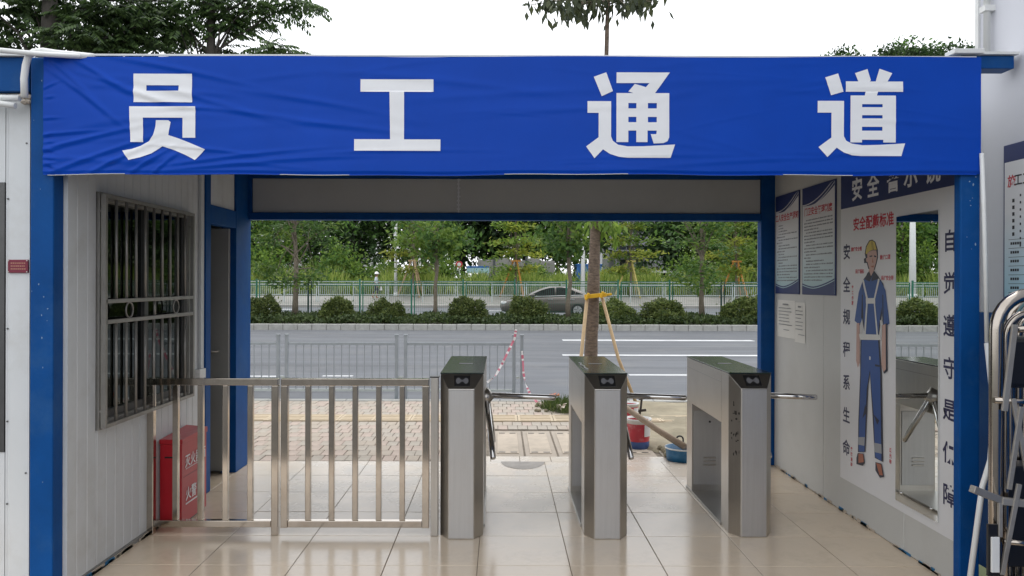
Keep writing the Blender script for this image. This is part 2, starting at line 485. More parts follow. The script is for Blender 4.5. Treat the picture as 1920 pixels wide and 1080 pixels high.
def copy_tree(o, parent=None, ch=None):
    if ch is None:
        ch = {}
        for c in bpy.data.objects:
            if c.parent: ch.setdefault(c.parent.name, []).append(c)
    c = o.copy(); COL.objects.link(c)
    if parent: c.parent = parent
    for k in ch.get(o.name, []): copy_tree(k, c, ch)
    return c


def W(px, py, Y):
    return Vector(((px - VX) * Y / F, Y, EYE - (py - VY) * Y / F))


def G(px, py, z=0.0):
    Y = (EYE - z) * F / (py - VY)
    return Vector(((px - VX) * Y / F, Y, z))


def wallpt(px, py, X):
    Y = X * F / (px - VX)
    return Vector((X, Y, EYE - (py - VY) * Y / F))


def tess(loops):
    """triangles of a polygon with holes; loops of 2D points"""
    L3 = [[Vector((x, y, 0)) for x, y in l] for l in loops]
    flat = [p for l in loops for p in l]
    return flat, geometry.tessellate_polygon(L3)


_tc = bpy.data.curves.new('lettering_source', 'FONT')
_to = bpy.data.objects.new('lettering_source', _tc)
COL.objects.link(_to)


def glyphs(body, size=1.0, offset=0.0, align='CENTER'):
    _tc.body = body; _tc.size = size; _tc.offset = offset
    _tc.align_x = align; _tc.align_y = 'CENTER'
    _tc.resolution_u = 2
    dg = bpy.context.evaluated_depsgraph_get()
    ev = _to.evaluated_get(dg)
    me = ev.to_mesh()
    vs = [(v.co.x, v.co.y) for v in me.vertices]
    fs = [tuple(p.vertices) for p in me.polygons]
    ev.to_mesh_clear()
    # recentre vertically on the ink
    if vs:
        ys = [v[1] for v in vs]; c = (min(ys) + max(ys)) / 2
        vs = [(x, y - c) for x, y in vs]
    return vs, fs


def text_on(mb, body, org, ux, uz, size, offset=0.0, mi=0, sx=1.0, align='CENTER'):
    """flat lettering; ux,uz are the reading and upward directions"""
    vs, fs = glyphs(body, size, offset, align)
    o = Vector(org); ux = Vector(ux); uz = Vector(uz)
    mb.add([o + ux * (x * sx) + uz * y for x, y in vs], fs, mi)


# ------------------------------------------------------------------ foliage helpers
def leaves_mesh(name, C, D, N, L, Wd, mats, fold=0.0, mi=None):
    n = len(C)
    D = D / np.linalg.norm(D, axis=1, keepdims=True)
    B = np.cross(D, N); bl = np.linalg.norm(B, axis=1, keepdims=True); bl[bl < 1e-6] = 1
    B = B / bl
    L = np.asarray(L).reshape(-1, 1) * np.ones((n, 1)); Wd = np.asarray(Wd).reshape(-1, 1) * np.ones((n, 1))
    v = np.empty((n, 4, 3))
    v[:, 0] = C
    v[:, 1] = C + D * L * 0.45 + B * Wd * 0.5
    v[:, 2] = C + D * L
    v[:, 3] = C + D * L * 0.45 - B * Wd * 0.5
    me = bpy.data.meshes.new(name)
    me.vertices.add(n * 4); me.loops.add(n * 4); me.polygons.add(n)
    me.vertices.foreach_set('co', v.reshape(-1))
    me.loops.foreach_set('vertex_index', np.arange(n * 4, dtype=np.int32))
    me.polygons.foreach_set('loop_start', np.arange(0, n * 4, 4, dtype=np.int32))
    if not isinstance(mats, (list, tuple)): mats = [mats]
    for m in mats: me.materials.append(m)
    if mi is not None: me.polygons.foreach_set('material_index', np.asarray(mi, dtype=np.int32))
    me.update(calc_edges=True)
    return me


def unit(n, rng=RNG):
    a = rng.normal(size=(n, 3))
    return a / np.linalg.norm(a, axis=1, keepdims=True)


def crown_points(rng, nclump, per, rad, spread, hollow=0.35, cz=0.0):
    """clumps scattered through an ellipsoid, denser towards its skin, leaves scattered round each clump"""
    u = unit(nclump, rng); r = hollow + (1 - hollow) * rng.random(nclump) ** 0.6
    c = u * r[:, None] * np.array(rad)
    c *= (0.82 + 0.36 * rng.random((nclump, 1)))
    sz = spread * (0.6 + 0.8 * rng.random(nclump))
    p = np.repeat(c, per, 0) + rng.normal(size=(nclump * per, 3)) * np.repeat(sz, per)[:, None] * np.array([1, 1, 0.6])
    p[:, 2] += cz
    return p, c


def crown(name, seed, rad, cz, nclump, per, spread, leaf, wid, mats, down=0.15, hollow=0.35, split=None):
    rng = np.random.default_rng(seed)
    p, c = crown_points(rng, nclump, per, rad, spread, hollow, cz)
    n = len(p)
    out = p - np.array([0, 0, cz - rad[2] * 0.4])
    out /= np.linalg.norm(out, axis=1, keepdims=True)
    d = unit(n, rng) + out * 0.7 + np.array([0, 0, -down])
    nn = unit(n, rng) * 0.8 + np.array([0, 0, 0.9])
    mi = None
    if split is not None:
        mi = np.repeat((rng.random(nclump) < split).astype(int), per)
    return leaves_mesh(name, p, d, nn, leaf * (0.6 + 0.8 * rng.random(n)), wid * (0.6 + 0.8 * rng.random(n)), mats, mi=mi), c


def limbs(mb, base, top, r0, r1, clumps, rng, nl=10, off=(0, 0, 0), wob=0.05, n=8):
    """a tapered trunk with limbs that reach towards some clumps"""
    b = Vector(base); t = Vector(top)
    pts = []; rs = []
    for i in range(9):
        k = i / 8
        q = b.lerp(t, k) + Vector((rng.normal() * wob, rng.normal() * wob, 0)) * (1 if 0 < i else 0)
        pts.append(q); rs.append(r0 + (r1 - r0) * k)
    rs[0] *= 1.25
    mb.tube(pts, rs, n)
    idx = rng.permutation(len(clumps))[:nl]
    for i in idx:
        e = Vector(clumps[i]) + Vector(off)
        k = min(0.95, max(0.35, 0.35 + 0.6 * rng.random()))
        s = b.lerp(t, k)
        if e.z < s.z - 0.2: s = b.lerp(t, max(0.3, k - 0.3))
        m = s.lerp(e, 0.5) + Vector((rng.normal(), rng.normal(), abs(rng.normal()))) * 0.08 * (e - s).length
        rr = (r0 + (r1 - r0) * k) * 0.45
        mb.tube([s, m, e], [rr, rr * 0.6, rr * 0.2], 5, cap=False)


# ================================================================== THE SETTING
ground = MB().box(-700, 700, 62, 1200, -0.4, 0.60).box(-700, 700, -200, 62, -1.2, -0.36).build('ground', M['terrain'])
tag(ground, kind='structure')
yard = MB().box(-40, 40, -60, 2.74, -0.3, -0.006).build('yard', M['yard'])
tag(yard, kind='structure')

# --- tiled floor of the passage, every tile its own piece
floor = MB().box(-4.6, 2.5, 2.74, 6.66, -0.30, -0.004).build('floor', M['grout'])
tag(floor, kind='structure')
TX0, TY0, TP, TQ = 0.381, 4.70, 0.50, 0.49
tile_me = {}
for key in ('tile', 'tile_dusty'):
    b = MB().box(-TP / 2 + .002, TP / 2 - .002, -TQ / 2 + .002, TQ / 2 - .002, -0.004, 0.0)
    o = b.build('tile', M[key], None, bevel=0.0015, seg=1)
    tile_me[key] = o.data
    bpy.data.objects.remove(o)
for i in range(-7, 5):
    for j in range(-4, 4):
        x0 = TX0 + i * TP; y0 = TY0 + j * TQ
        xc = x0 + TP / 2; yc = y0 + TQ / 2
        if xc < -3.0 or xc > 2.45: continue
        o = link('tile', tile_me['tile_dusty' if yc > 4.72 else 'tile'], floor)
        o.location = (xc, yc, 0.0 + random.uniform(-0.0007, 0.0007))
        o.rotation_euler = (random.uniform(-.0012, .0012), random.uniform(-.0012, .0012), 0)

# threshold strip of small tiles
thr = MB().box(-0.42, 2.2, 6.661, 6.875, -0.30, -0.010).build('threshold', M['grout'])
tag(thr, kind='structure')
for k, (a, b_) in enumerate(((-0.42, -0.08), (-0.075, 0.17), (0.175, 0.44), (0.445, 0.95), (0.955, 1.45), (1.455, 2.2))):
    MB().box(a, b_, 6.668, 6.868, -0.010, -0.002).build('threshold_tile', M['tile_dusty'], thr, bevel=0.001, seg=1)

pts = [(0.195 + .185 * math.cos(a), 6.655 - .27 * math.sin(a), 0.0024) for a in np.linspace(0, math.pi, 19)]
MB().poly(pts[::-1]).build('cement_patch', M['cement'], floor)

# --- pavement of small pavers
PY0, PY1 = 6.665, 10.0
pav = MB().box(-30, 30, PY0, 10.06, -0.35, -0.016).build('pavement', M['joint'])
tag(pav, kind='structure')
cells = []
bw, bd, gap = 0.105, 0.21, 0.005
prng = random.Random(5)
slab_x = (-0.07, 1.42)
sand_edge = lambda y: 1.55 + 0.25 * math.sin(y * 3.1) - (y - 7) * 0.10
row = 0
y = PY0 + 0.01
while y < PY1 - 0.02:
    tact = 8.62 < y + bd / 2 < 9.02
    x = -9.0 + (bw / 2 if row % 2 else 0)
    while x < 6.5:
        xc, yc = x + bw / 2, y + bd / 2
        inslab = slab_x[0] - .06 < xc < slab_x[1] + .06 and yc < 8.09
        intrhr = -0.45 < xc < 2.25 and yc < 6.90
        insand = xc > sand_edge(yc)
        pit = (xc - 1.05) ** 2 + (yc - 9.55) ** 2 < 0.50 ** 2
        if not (tact or inslab or insand or intrhr or pit):
            cells.append((xc, yc))
        x += bw + 0.0
    y += bd; row += 1
def visible_paver(c):
    px = VX + F * c[0] / c[1]
    return 462 < px < 830 or 905 < px < 1075 or 1180 < px < 1300
vis = sorted([c for c in cells if visible_paver(c)], key=lambda c: c[1])
single = set(vis[:285])
pm = []
for k, key in enumerate(('paver', 'paver2', 'paver3')):
    o = MB().box(-bw / 2 + gap / 2, bw / 2 - gap / 2, -bd / 2 + gap / 2, bd / 2 - gap / 2, -0.016, 0.0).build('paver', M[key], None, bevel=0.004, seg=1)
    pm.append(o.data); bpy.data.objects.remove(o)
for c in vis[:285]:
    o = link('paver', prng.choice(pm), pav)
    o.location = (c[0] + prng.uniform(-.002, .002), c[1] + prng.uniform(-.002, .002), prng.uniform(-0.003, 0.001))
    o.rotation_euler = (prng.uniform(-.012, .012), prng.uniform(-.012, .012), prng.uniform(-.012, .012))
far = MB()
for c in cells:
    if c in single: continue
    dz = prng.uniform(-0.005, 0.001); g2 = gap / 2 + prng.uniform(0, .002)
    far.box(c[0] - bw / 2 + g2, c[0] + bw / 2 - g2, c[1] - bd / 2 + g2, c[1] + bd / 2 - g2, -0.016, dz, mi=prng.choice((0, 0, 1, 2)))
tag(far.build('distant_paver', [M['paver'], M['paver2'], M['paver3']], pav), kind='stuff')
# tactile strip, 0.4 m slabs with raised bars
x = -9.0
while x < 1.9:
    mb = MB().box(x + .003, x + .397, 8.622, 9.022, -0.016, 0.0)
    for q in range(4):
        mb.box(x + .03, x + .37, 8.66 + q * .1, 8.69 + q * .1, 0.0, 0.005)
    mb.build('tactile_slab', M['tactile'], pav)
    x += 0.4
# concrete cover slabs in front of the turnstiles
x = slab_x[0]
for k in range(5):
    wd = 0.288
    fr = MB()
    fr.box(x + .004, x + wd - .004, 6.885, 8.06, -0.03, -0.006)
    o = fr.build('cover_slab', M['paver'], pav, bevel=0.003, seg=1)
    MB().box(x + .045, x + wd - .045, 6.99, 7.95, -0.006, 0.0).build('slab_plate', M['concrete'], o, bevel=0.003, seg=1)
    for yy in (7.02, 7.90):
        for xx in (x + .06, x + wd - .12):
            MB().box(xx, xx + .06, yy, yy + .025, 0.0, 0.002).build('lifting_slot', M['black'], o)
    x += wd + 0.008

# round cast cover half under the tile edge
# --- sandy ground to the right of the pavers
bm = bmesh.new()
nx, ny = 70, 50
grid = []
for j in range(ny + 1):
    rowv = []
    for i in range(nx + 1):
        yy = 6.9 + j / ny * 3.12
        e = sand_edge(yy)
        xx = e - 0.12 + (i / nx) ** 1.2 * (9 - e)
        z = 0.004 + 0.03 * math.sin(xx * 4.1 + yy * 2) * math.sin(yy * 5.3) + random.uniform(-.006, .008)
        if i == 0: z = -0.012
        rowv.append(bm.verts.new((xx, yy, max(z, -0.012))))
    grid.append(rowv)
for j in range(ny):
    for i in range(nx):
        f = bm.faces.new((grid[j][i], grid[j][i + 1], grid[j + 1][i + 1], grid[j + 1][i])); f.smooth = True
me = bpy.data.meshes.new('sandy_soil'); bm.to_mesh(me); bm.free(); me.materials.append(M['sand'])
tag(link('sandy_soil', me), kind='structure')

# --- near kerb
kb = MB().box(-40, 40, 10.062, 10.19, -0.4, -0.02).build('kerb', M['joint']); tag(kb, kind='structure')
x = -12.0
while x < 12:
    MB().box(x + .004, x + .996, 10.064, 10.20, -0.19, 0.004).build('kerb_stone', M['kerb'], kb, bevel=0.008, seg=1)
    x += 1.0
# --- road, two carriageways
RZ = -0.12
road = MB().box(-300, 300, 10.201, 26.9, -0.5, RZ).build('road', M['asphalt']); tag(road, kind='structure')
road2 = MB().box(-300, 300, 31.6, 51.0, -0.5, RZ).build('far_road', M['asphalt']); tag(road2, kind='structure')


def marking(px0, px1, py, wid, parent):
    a = G(px0, py, RZ); b = G(px1, py, RZ)
    MB().box(a.x, b.x, a.y - wid / 2, a.y + wid / 2, RZ - .002, RZ + 0.004).build('lane_marking', M['mark'], parent)


marking(1055, 1412, 637.5, .42, road)
marking(380, 514, 645, .36, road)
marking(1055, 1460, 665.5, .26, road)
marking(1180, 1420, 702.5, .16, road)
marking(467, 530, 707, .15, road)
marking(605, 662, 706, .13, road)
marking(-1200, 2600, 619, .30, road)
marking(380, 550, 581, .9, road2)
marking(903, 945, 583, .6, road2)
marking(903, 945, 575.5, .7, road2)

# --- median with kerb stones
med = MB().box(-300, 300, 27.0, 31.5, -0.5, 0.06).build('median', M['soil']); tag(med, kind='structure')
x = -14.0
while x < 24:
    MB().box(x + .006, x + .494, 26.86, 27.12, -0.14, 0.085 + random.uniform(-.004, .004)).build('kerb_stone', M['kerb'], med, bevel=0.015, seg=1)
    x += 0.5
MB().box(-300, 300, 31.4, 31.6, -0.2, 0.08).build('back_kerb', M['kerb'], med)

# --- far sidewalk, rising bank
sw = MB()
prof = [(51.0, -0.2), (51.0, 0.03), (51.25, 0.03), (55.0, 0.52), (62.5, 0.60), (62.5, -0.3)]
sw.add([(-300, a, b) for a, b in prof] + [(300, a, b) for a, b in prof],
       [(i, i + 1, 7 + i, 6 + i) for i in range(5)])
tag(sw.build('far_sidewalk', M['farpave']), kind='structure')

# --- wooded hill far right
bm = bmesh.new()
HX = np.linspace(-60, 220, 57); HY = np.linspace(120, 260, 21)
hv = []
for yy in HY:
    r_ = []
    for xx in HX:
        h = 33 * math.exp(-((xx - 100) / 46) ** 2) * math.exp(-((yy - 165) / 45) ** 2)
        r_.append(bm.verts.new((xx, yy, 0.3 + h + random.uniform(-.3, .3))))
    hv.append(r_)
for j in range(len(HY) - 1):
    for i in range(len(HX) - 1):
        bm.faces.new((hv[j][i], hv[j][i + 1], hv[j + 1][i + 1], hv[j + 1][i])).smooth = True
me = bpy.data.meshes.new('hill'); bm.to_mesh(me); bm.free(); me.materials.append(M['terrain'])
tag(link('hill', me), kind='structure')


# ================================================================== LEFT SITE CABIN
def ribbed(mb, axis, c, a0, a1, z0, z1, pitch=0.098, depth=0.0022, side=1, thick=0.05):
    """sheet with shallow vertical grooves. axis 'x': plane X=c running along Y; axis 'y': plane Y=c running along X; side = outward sign"""
    prof = [(a0, 0.0)]
    a = math.ceil(a0 / pitch) * pitch
    while a < a1 - 0.012:
        if a > a0 + 0.012:
            prof += [(a - .006, 0.0), (a - .002, -depth), (a + .002, -depth), (a + .006, 0.0)]
        a += pitch
    prof.append((a1, 0.0))
    outer = prof
    v = []
    for (t, d) in outer + [(a1, -thick), (a0, -thick)]:
        for z in (z0, z1):
            v.append((c + side * d, t, z) if axis == 'x' else (t, c + side * d, z))
    n = len(outer) + 2
    f = []
    for i in range(n):
        j = (i + 1) % n
        q = (2 * i, 2 * j, 2 * j + 1, 2 * i + 1)
        flip = (axis == 'x') == (side > 0)
        f.append(q if flip else q[::-1])
    f.append([2 * i for i in range(n)] if flip else [2 * i for i in range(n)][::-1])
    f.append([2 * i + 1 for i in range(n)][::-1] if flip else [2 * i + 1 for i in range(n)])
    mb.add(v, f)


LX = -2.13      # inner face of the cabin wall along the passage
cab = root('site_cabin', (-3.5, 3.78, 0), 'white panel site cabin with blue frame along the left of the passage', 'building')
WY0, WY1, WZ0, WZ1 = 4.11, 5.31, 0.742, 2.005
for (a, b_) in ((3.835, 4.10),):
    mb = MB(); ribbed(mb, 'x', LX, a, b_, 0.03, 2.46); mb.build('wall_panel', M['panel'], cab)
for (a, b_, z0, z1) in ((4.102, 4.72, 0.03, WZ0), (4.724, 5.318, 0.03, WZ0), (4.102, 4.72, WZ1, 2.46), (4.724, 5.318, WZ1, 2.46), (5.32, 5.60, 0.03, 2.46)):
    mb = MB(); ribbed(mb, 'x', LX, a, b_, z0, z1); mb.build('wall_panel', M['panel'], cab)
mb = MB(); ribbed(mb, 'x', LX - .004, 5.70, 6.24, 2.10, 2.46); mb.build('wall_panel', M['panel'], cab)
# blue door frame: near post, header, far post strip
MB().box(-2.20, LX + .012, 5.602, 5.70, 0, 2.46).build('door_post', M['bluepaint'], cab, bevel=.004)
MB().box(-2.20, LX + .010, 5.702, 6.245, 1.96, 2.098).build('door_header', M['bluepaint'], cab, bevel=.004)
MB().box(-2.24, LX + .012, 6.247, 6.535, 0, 2.46).build('corner_post', M['bluepaint'], cab, bevel=.004)
MB().box(-2.20, LX + .004, 3.835, 5.60, 0.0, 0.028).build('base_channel', M['shed'], cab)
d = MB().box(-2.95, -2.165, 6.205, 6.243, 0.02, 1.955).build('door', M['doorgrey'], cab, bevel=.003)
MB().tube([(-2.24, 6.205, 0.98), (-2.24, 6.16, 0.98), (-2.35, 6.16, 0.98)], .009, 8).build('handle', M['steel'], d)
# rest of the room
rm = MB()
rm.box(-4.6, -2.2, 6.55, 6.62, 0, 2.46); rm.box(-4.66, -4.6, 3.85, 6.62, 0, 2.46)
rm.build('rear_wall', M['panel_in'], cab)
MB().box(-4.7, -2.08, 3.80, 6.66, 2.462, 2.50).build('ceiling', M['panel_in'], cab)
MB().box(-4.8, -2.06, 3.78, 6.7, 2.502, 2.56).build('roof', M['white'], cab)
MB().box(-4.0, -3.2, 4.6, 5.9, 0.70, 0.74).box(-3.95, -3.9, 4.65, 4.7, 0, .7).box(-3.3, -3.25, 4.65, 4.7, 0, .7).box(-3.95, -3.9, 5.8, 5.85, 0, .7).box(-3.3, -3.25, 5.8, 5.85, 0, .7).build('desk', M['oldwood'], cab)
# front facade left of the blue post
FY = 3.78
for (a, b_, z0, z1) in ((-2.40, -2.285, .03, 2.44), (-3.36, -2.404, .03, .70), (-3.36, -2.404, 2.01, 2.44), (-4.6, -3.364, .03, 2.44)):
    mb = MB(); ribbed(mb, 'y', FY, a, b_, z0, z1, pitch=0.0955, side=-1); mb.build('facade_panel', M['panel'], cab)
MB().box(-4.7, -2.272, 3.75, 3.80, 2.445, 2.61).build('fascia', M['bluepaint'], cab, bevel=.004)
MB().box(-4.7, -2.272, 3.73, 3.80, 2.612, 2.632).build('fascia_cap', M['white'], cab)
fw = MB()
fw.box(-3.36, -2.404, 3.775, 3.83, .702, .74).box(-3.36, -2.404, 3.775, 3.83, 1.97, 2.008).box(-2.44, -2.404, 3.775, 3.83, .74, 1.97).box(-3.36, -3.32, 3.775, 3.83, .74, 1.97)
fwin = fw.build('window', M['darkframe'], cab)
MB().box(-3.32, -2.44, 3.80, 3.806, .74, 1.97).build('pane', M['glass'], fwin)
MB().box(-2.47, -2.44, 3.79, 3.82, .74, 1.97).box(-2.9, -2.86, 3.79, 3.82, .74, 1.97).build('sash', M['darkframe'], fwin)
for xx, zz2 in ((-2.39, 1.93), (-2.39, 1.30), (-2.39, .85), (-2.39, .45), (-2.30, 2.2), (-2.30, .6)):
    MB().tube([(xx, FY - .0005, zz2), (xx, FY - .004, zz2)], .0045, 8).build('screw', M['darkframe'], cab)
# barred window on the passage side
wf = MB()
t = .045
wf.box(LX - .05, LX + .014, WY0, WY0 + t, WZ0, WZ1).box(LX - .05, LX + .014, WY1 - t, WY1, WZ0, WZ1)
wf.box(LX - .05, LX + .014, WY0 + t, WY1 - t, WZ0, WZ0 + t).box(LX - .05, LX + .014, WY0 + t, WY1 - t, WZ1 - t, WZ1)
win = wf.build('window', M['alu'], cab, bevel=.002, seg=1)
MB().box(LX - .04, LX - .034, WY0 + t, 4.74, WZ0 + t, WZ1 - t).build('pane', M['glass'], win)
MB().box(LX - .024, LX - .018, 4.70, WY1 - t, WZ0 + t, WZ1 - t).build('pane', M['glass'], win)
MB().box(LX - .045, LX - .012, 4.69, 4.74, WZ0 + t, WZ1 - t).box(LX - .032, LX - .010, WY0 + t, WY0 + t + .03, WZ0 + t, WZ1 - t).box(LX - .032, LX - .01, WY1 - t - .03, WY1 - t, WZ0 + t, WZ1 - t).box(LX - .043, LX - .01, WY0 + t + .03, 4.69, WZ0 + t, WZ0 + t + .04).box(LX - .031, LX - .01, 4.74, WY1 - t - .03, WZ0 + t, WZ0 + t + .04).build('sash', M['darkframe'], win)
# security grille (its own metalwork bolted over the window)
gr = root('window_grille', (LX + .05, 4.71, WZ0), 'steel security grille with round ornaments over the cabin window', 'window grille')
GXc = LX + .035
for z in (1.425, 1.315):
    MB().box(GXc - .010, GXc + .012, WY0 + .01, WY1 - .01, z - .011, z + .011).build('rail', M['alu'], gr, bevel=.002, seg=1)
MB().box(GXc - .012, GXc + .012, WY0, WY0 + .022, WZ0 + .01, WZ1 - .01).build('stile', M['alu'], gr)
MB().box(GXc - .012, GXc + .012, WY1 - .022, WY1, WZ0 + .01, WZ1 - .01).build('stile', M['alu'], gr)
MB().box(GXc - .012, GXc + .012, WY0 + .022, WY1 - .022, WZ1 - .03, WZ1 - .01).build('rail', M['alu'], gr)
MB().box(GXc - .012, GXc + .012, WY0 + .022, WY1 - .022, WZ0 + .01, WZ0 + .03).build('rail', M['alu'], gr)
for k in range(9):
    yy = WY0 + .022 + (k + 1) * (WY1 - WY0 - .044) / 10
    MB().tube([(GXc, yy, WZ0 + .03), (GXc, yy, 1.304)], .0085, 8).build('bar', M['alu'], gr)
    MB().tube([(GXc, yy, 1.436), (GXc, yy, WZ1 - .03)], .0085, 8).build('bar', M['alu'], gr)
MB().tube([(GXc, 4.72, 1.326), (GXc, 4.72, 1.414)], .009, 8).build('bar', M['alu'], gr)
for yy in (4.40, 5.03):
    pts = [(GXc, yy + .042 * math.cos(a), 1.37 + .043 * math.sin(a)) for a in np.linspace(0, 2 * math.pi, 19)]
    MB().tube(pts, .005, 6).build('ring', M['alu'], gr)
for yy in (WY0 + .011, WY1 - .011):
    for z in (WZ0 + .1, WZ1 - .1):
        MB().tube([(LX, yy, z), (GXc - .01, yy, z)], .008, 6).build('stay', M['alu'], gr)
# conduit with switch box
cd = root('cable_conduit', (LX + .02, 5.50, 0.82), 'white vertical cable conduit ending in a switch box beside the blue door', 'conduit')
MB().box(LX + .001, LX + .022, 5.49, 5.535, 0.92, 2.45).build('trunking', M['panel'], cd, bevel=.002)
MB().box(LX + .001, LX + .042, 5.42, 5.53, 0.82, 0.918).build('switch_box', M['white'], cd, bevel=.004)
# maroon plate
pl = root('name_plate', (-2.33, FY - .01, 1.57), 'small maroon plate screwed to the white cabin wall left of the blue post', 'plate')
MB().box(-2.385, -2.287, FY - .010, FY - .001, 1.571, 1.635).build('plate', M['maroon'], pl, bevel=.002)
tm = MB()
for k in range(3):
    x = -2.370
    while x < -2.303:
        wv = random.uniform(.004, .008); tm.box(x, x + wv, FY - .0112, FY - .0102, 1.615 - k * .014, 1.621 - k * .014); x += wv + .003
tm.build('lettering', M['gold'], pl)
for x in (-2.381, -2.291):
    for z in (1.576, 1.630):
        MB().tube([(x, FY - .010, z), (x, FY - .013, z)], .003, 8).build('screw', M['steel'], pl)


def arc(c, r, a0, a1, ex, ey, n=7):
    c = Vector(c); ex = Vector(ex); ey = Vector(ey)
    return [c + ex * r * math.cos(a) + ey * r * math.sin(a) for a in np.linspace(a0, a1, n)]


# white pipes on the cabin front
py_ = 3.70
a = W(45, 185, py_); b_ = W(47, 125, py_)
p1 = [a, W(44, 150, py_), b_, W(52, 108, py_), W(62, 100, py_), W(80, 98.5, py_), W(105, 102.5, py_ + .01), W(150, 106.5, py_ + .03), W(175, 109, py_ + .05)]
o = MB().tube(p1, .0165, 10).build('drain_pipe', M['white']); tag(o, 'bent white pipe rising past the blue fascia onto the banner top', 'pipe')
o = MB().tube([W(-120, 86, py_ - .04), W(0, 97, py_ - .04), W(70, 103.5, py_ - .03), W(150, 108, py_ + .02)], .012, 10).build('cable_pipe', M['white']); tag(o, 'straight white pipe sloping along the top of the blue cabin fascia', 'pipe')
o = MB().tube([W(-90, 186, py_), W(0, 186.5, py_), W(36, 187, py_)], .0145, 10).build('cable_pipe', M['white']); tag(o, 'upper of two short white pipes ending beside the bent pipe', 'pipe')
o = MB().tube([W(-90, 190, py_ - .01), W(0, 197, py_ - .01), W(28, 201, py_ - .01)], .0145, 10).build('cable_pipe', M['white']); tag(o, 'lower of two short white pipes ending beside the bent pipe', 'pipe')
jm = MB()
c = W(47, 187, 3.755)
for k in range(14):
    q = c + Vector((random.uniform(-.025, .025), 0, random.uniform(-.02, .02)))
    jm.lathe((q.x, q.y, q.z), [(0.001, .012), (.012, .006), (.014, -.004), (.001, -.012)], 8)
tag(jm.build('sealant_patch', M['litter_w']), 'grubby lump of sealant where the bent pipe enters the cabin wall', 'sealant')

# ================================================================== PASSAGE CANOPY
can = root('passage_canopy', (0, 5.2, 0), 'blue steel entrance canopy spanning the tiled staff passage', 'canopy')
PF0, PF1 = 3.745, 3.835
MB().box(-2.262, -2.150, PF0, PF1, 0, 2.608).build('front_post', M['bluepaint'], can, bevel=.006)
MB().box(2.212, 2.308, PF0, 3.80, 0, 2.63).build('front_post', M['bluepaint'], can, bevel=.006)
MB().box(-2.148, 2.210, PF0 + .01, PF1, 2.065, 2.60).build('front_beam', M['bluepaint'], can)
MB().box(-2.178, -2.128, 6.54, 6.64, 0, 2.50).build('rear_post', M['bluepaint'], can, bevel=.005)
MB().box(2.192, 2.36, 6.545, 6.64, 0, 2.50).build('rear_post', M['bluepaint'], can, bevel=.005)
MB().box(-2.126, 2.190, 6.54, 6.64, 2.405, 2.47).build('rear_beam', M['bluepaint'], can, bevel=.004)
MB().box(-2.126, 2.190, 6.54, 6.64, 2.055, 2.115).build('rear_beam', M['bluepaint'], can, bevel=.004)
MB().box(-2.126, -2.09, 6.545, 6.635, 2.117, 2.403).build('rear_stub', M['bluepaint'], can)
MB().box(-2.088, -0.357, 6.56, 6.61, 2.117, 2.403).build('infill_panel', M['panel_in'], can, bevel=.003)
MB().box(-0.349, 2.188, 6.56, 6.61, 2.117, 2.403).build('infill_panel', M['panel_in'], can, bevel=.003)
sm_ = MB().box(-0.359, -0.347, 6.548, 6.557, 2.10, 2.403)
for k in range(8):
    z = 2.40 - k * .035; sm_.box(-.362 - random.uniform(0, .006), -.344 + random.uniform(0, .008), 6.545, 6.5575, z - .012, z)
sm_.build('panel_seam', M['poster'], can)
MB().box(-2.15, 2.33, 3.836, 6.60, 2.475, 2.53).build('roof_sheet', M['shed'], can)
for yy in (4.7, 5.6):
    MB().box(-2.13, 2.29, yy, yy + .06, 2.40, 2.472).build('purlin', M['bluepaint'], can)
MB().box(2.165, 2.31, 3.715, 3.80, 2.632, 2.655).build('post_cap', M['white'], can, bevel=.003)
MB().box(2.308, 2.585, 3.92, 4.02, 2.615, 2.68).build('tie_beam', M['bluepaint'], can, bevel=.004)
MB().box(2.308, 2.598, 3.90, 4.04, 2.682, 2.695).build('tie_cap', M['white'], can)
chm = MB()
crng = random.Random(3)
for k in range(24):      # paint chips on the two front posts
    if crng.random() < .62: x0 = crng.uniform(-2.255, -2.16); zz = crng.uniform(.5, 2.55)
    else: x0 = crng.uniform(2.225, 2.295); zz = crng.uniform(1.5, 2.05)
    a_ = crng.uniform(.0015, .0045); h_ = a_ * crng.uniform(.7, 2.2)
    pts = [(x0 + a_ * math.cos(t_) * crng.uniform(.6, 1.2), PF0 - .0006, zz + h_ * math.sin(t_) * crng.uniform(.6, 1.2)) for t_ in np.linspace(0, 2 * math.pi, 7)[:-1]]
    chm.poly(pts)
chm.build('paint_chips', M['chip'], can)

# ---- banner
BX0, BX1, BZ0, BZ1 = -2.190, 2.300, 2.050, 2.612
folds = []
frng = random.Random(21)
def fold(x, z, ang, ln, wd, amp): folds.append((x, z, math.cos(ang), math.sin(ang), ln, wd, amp))
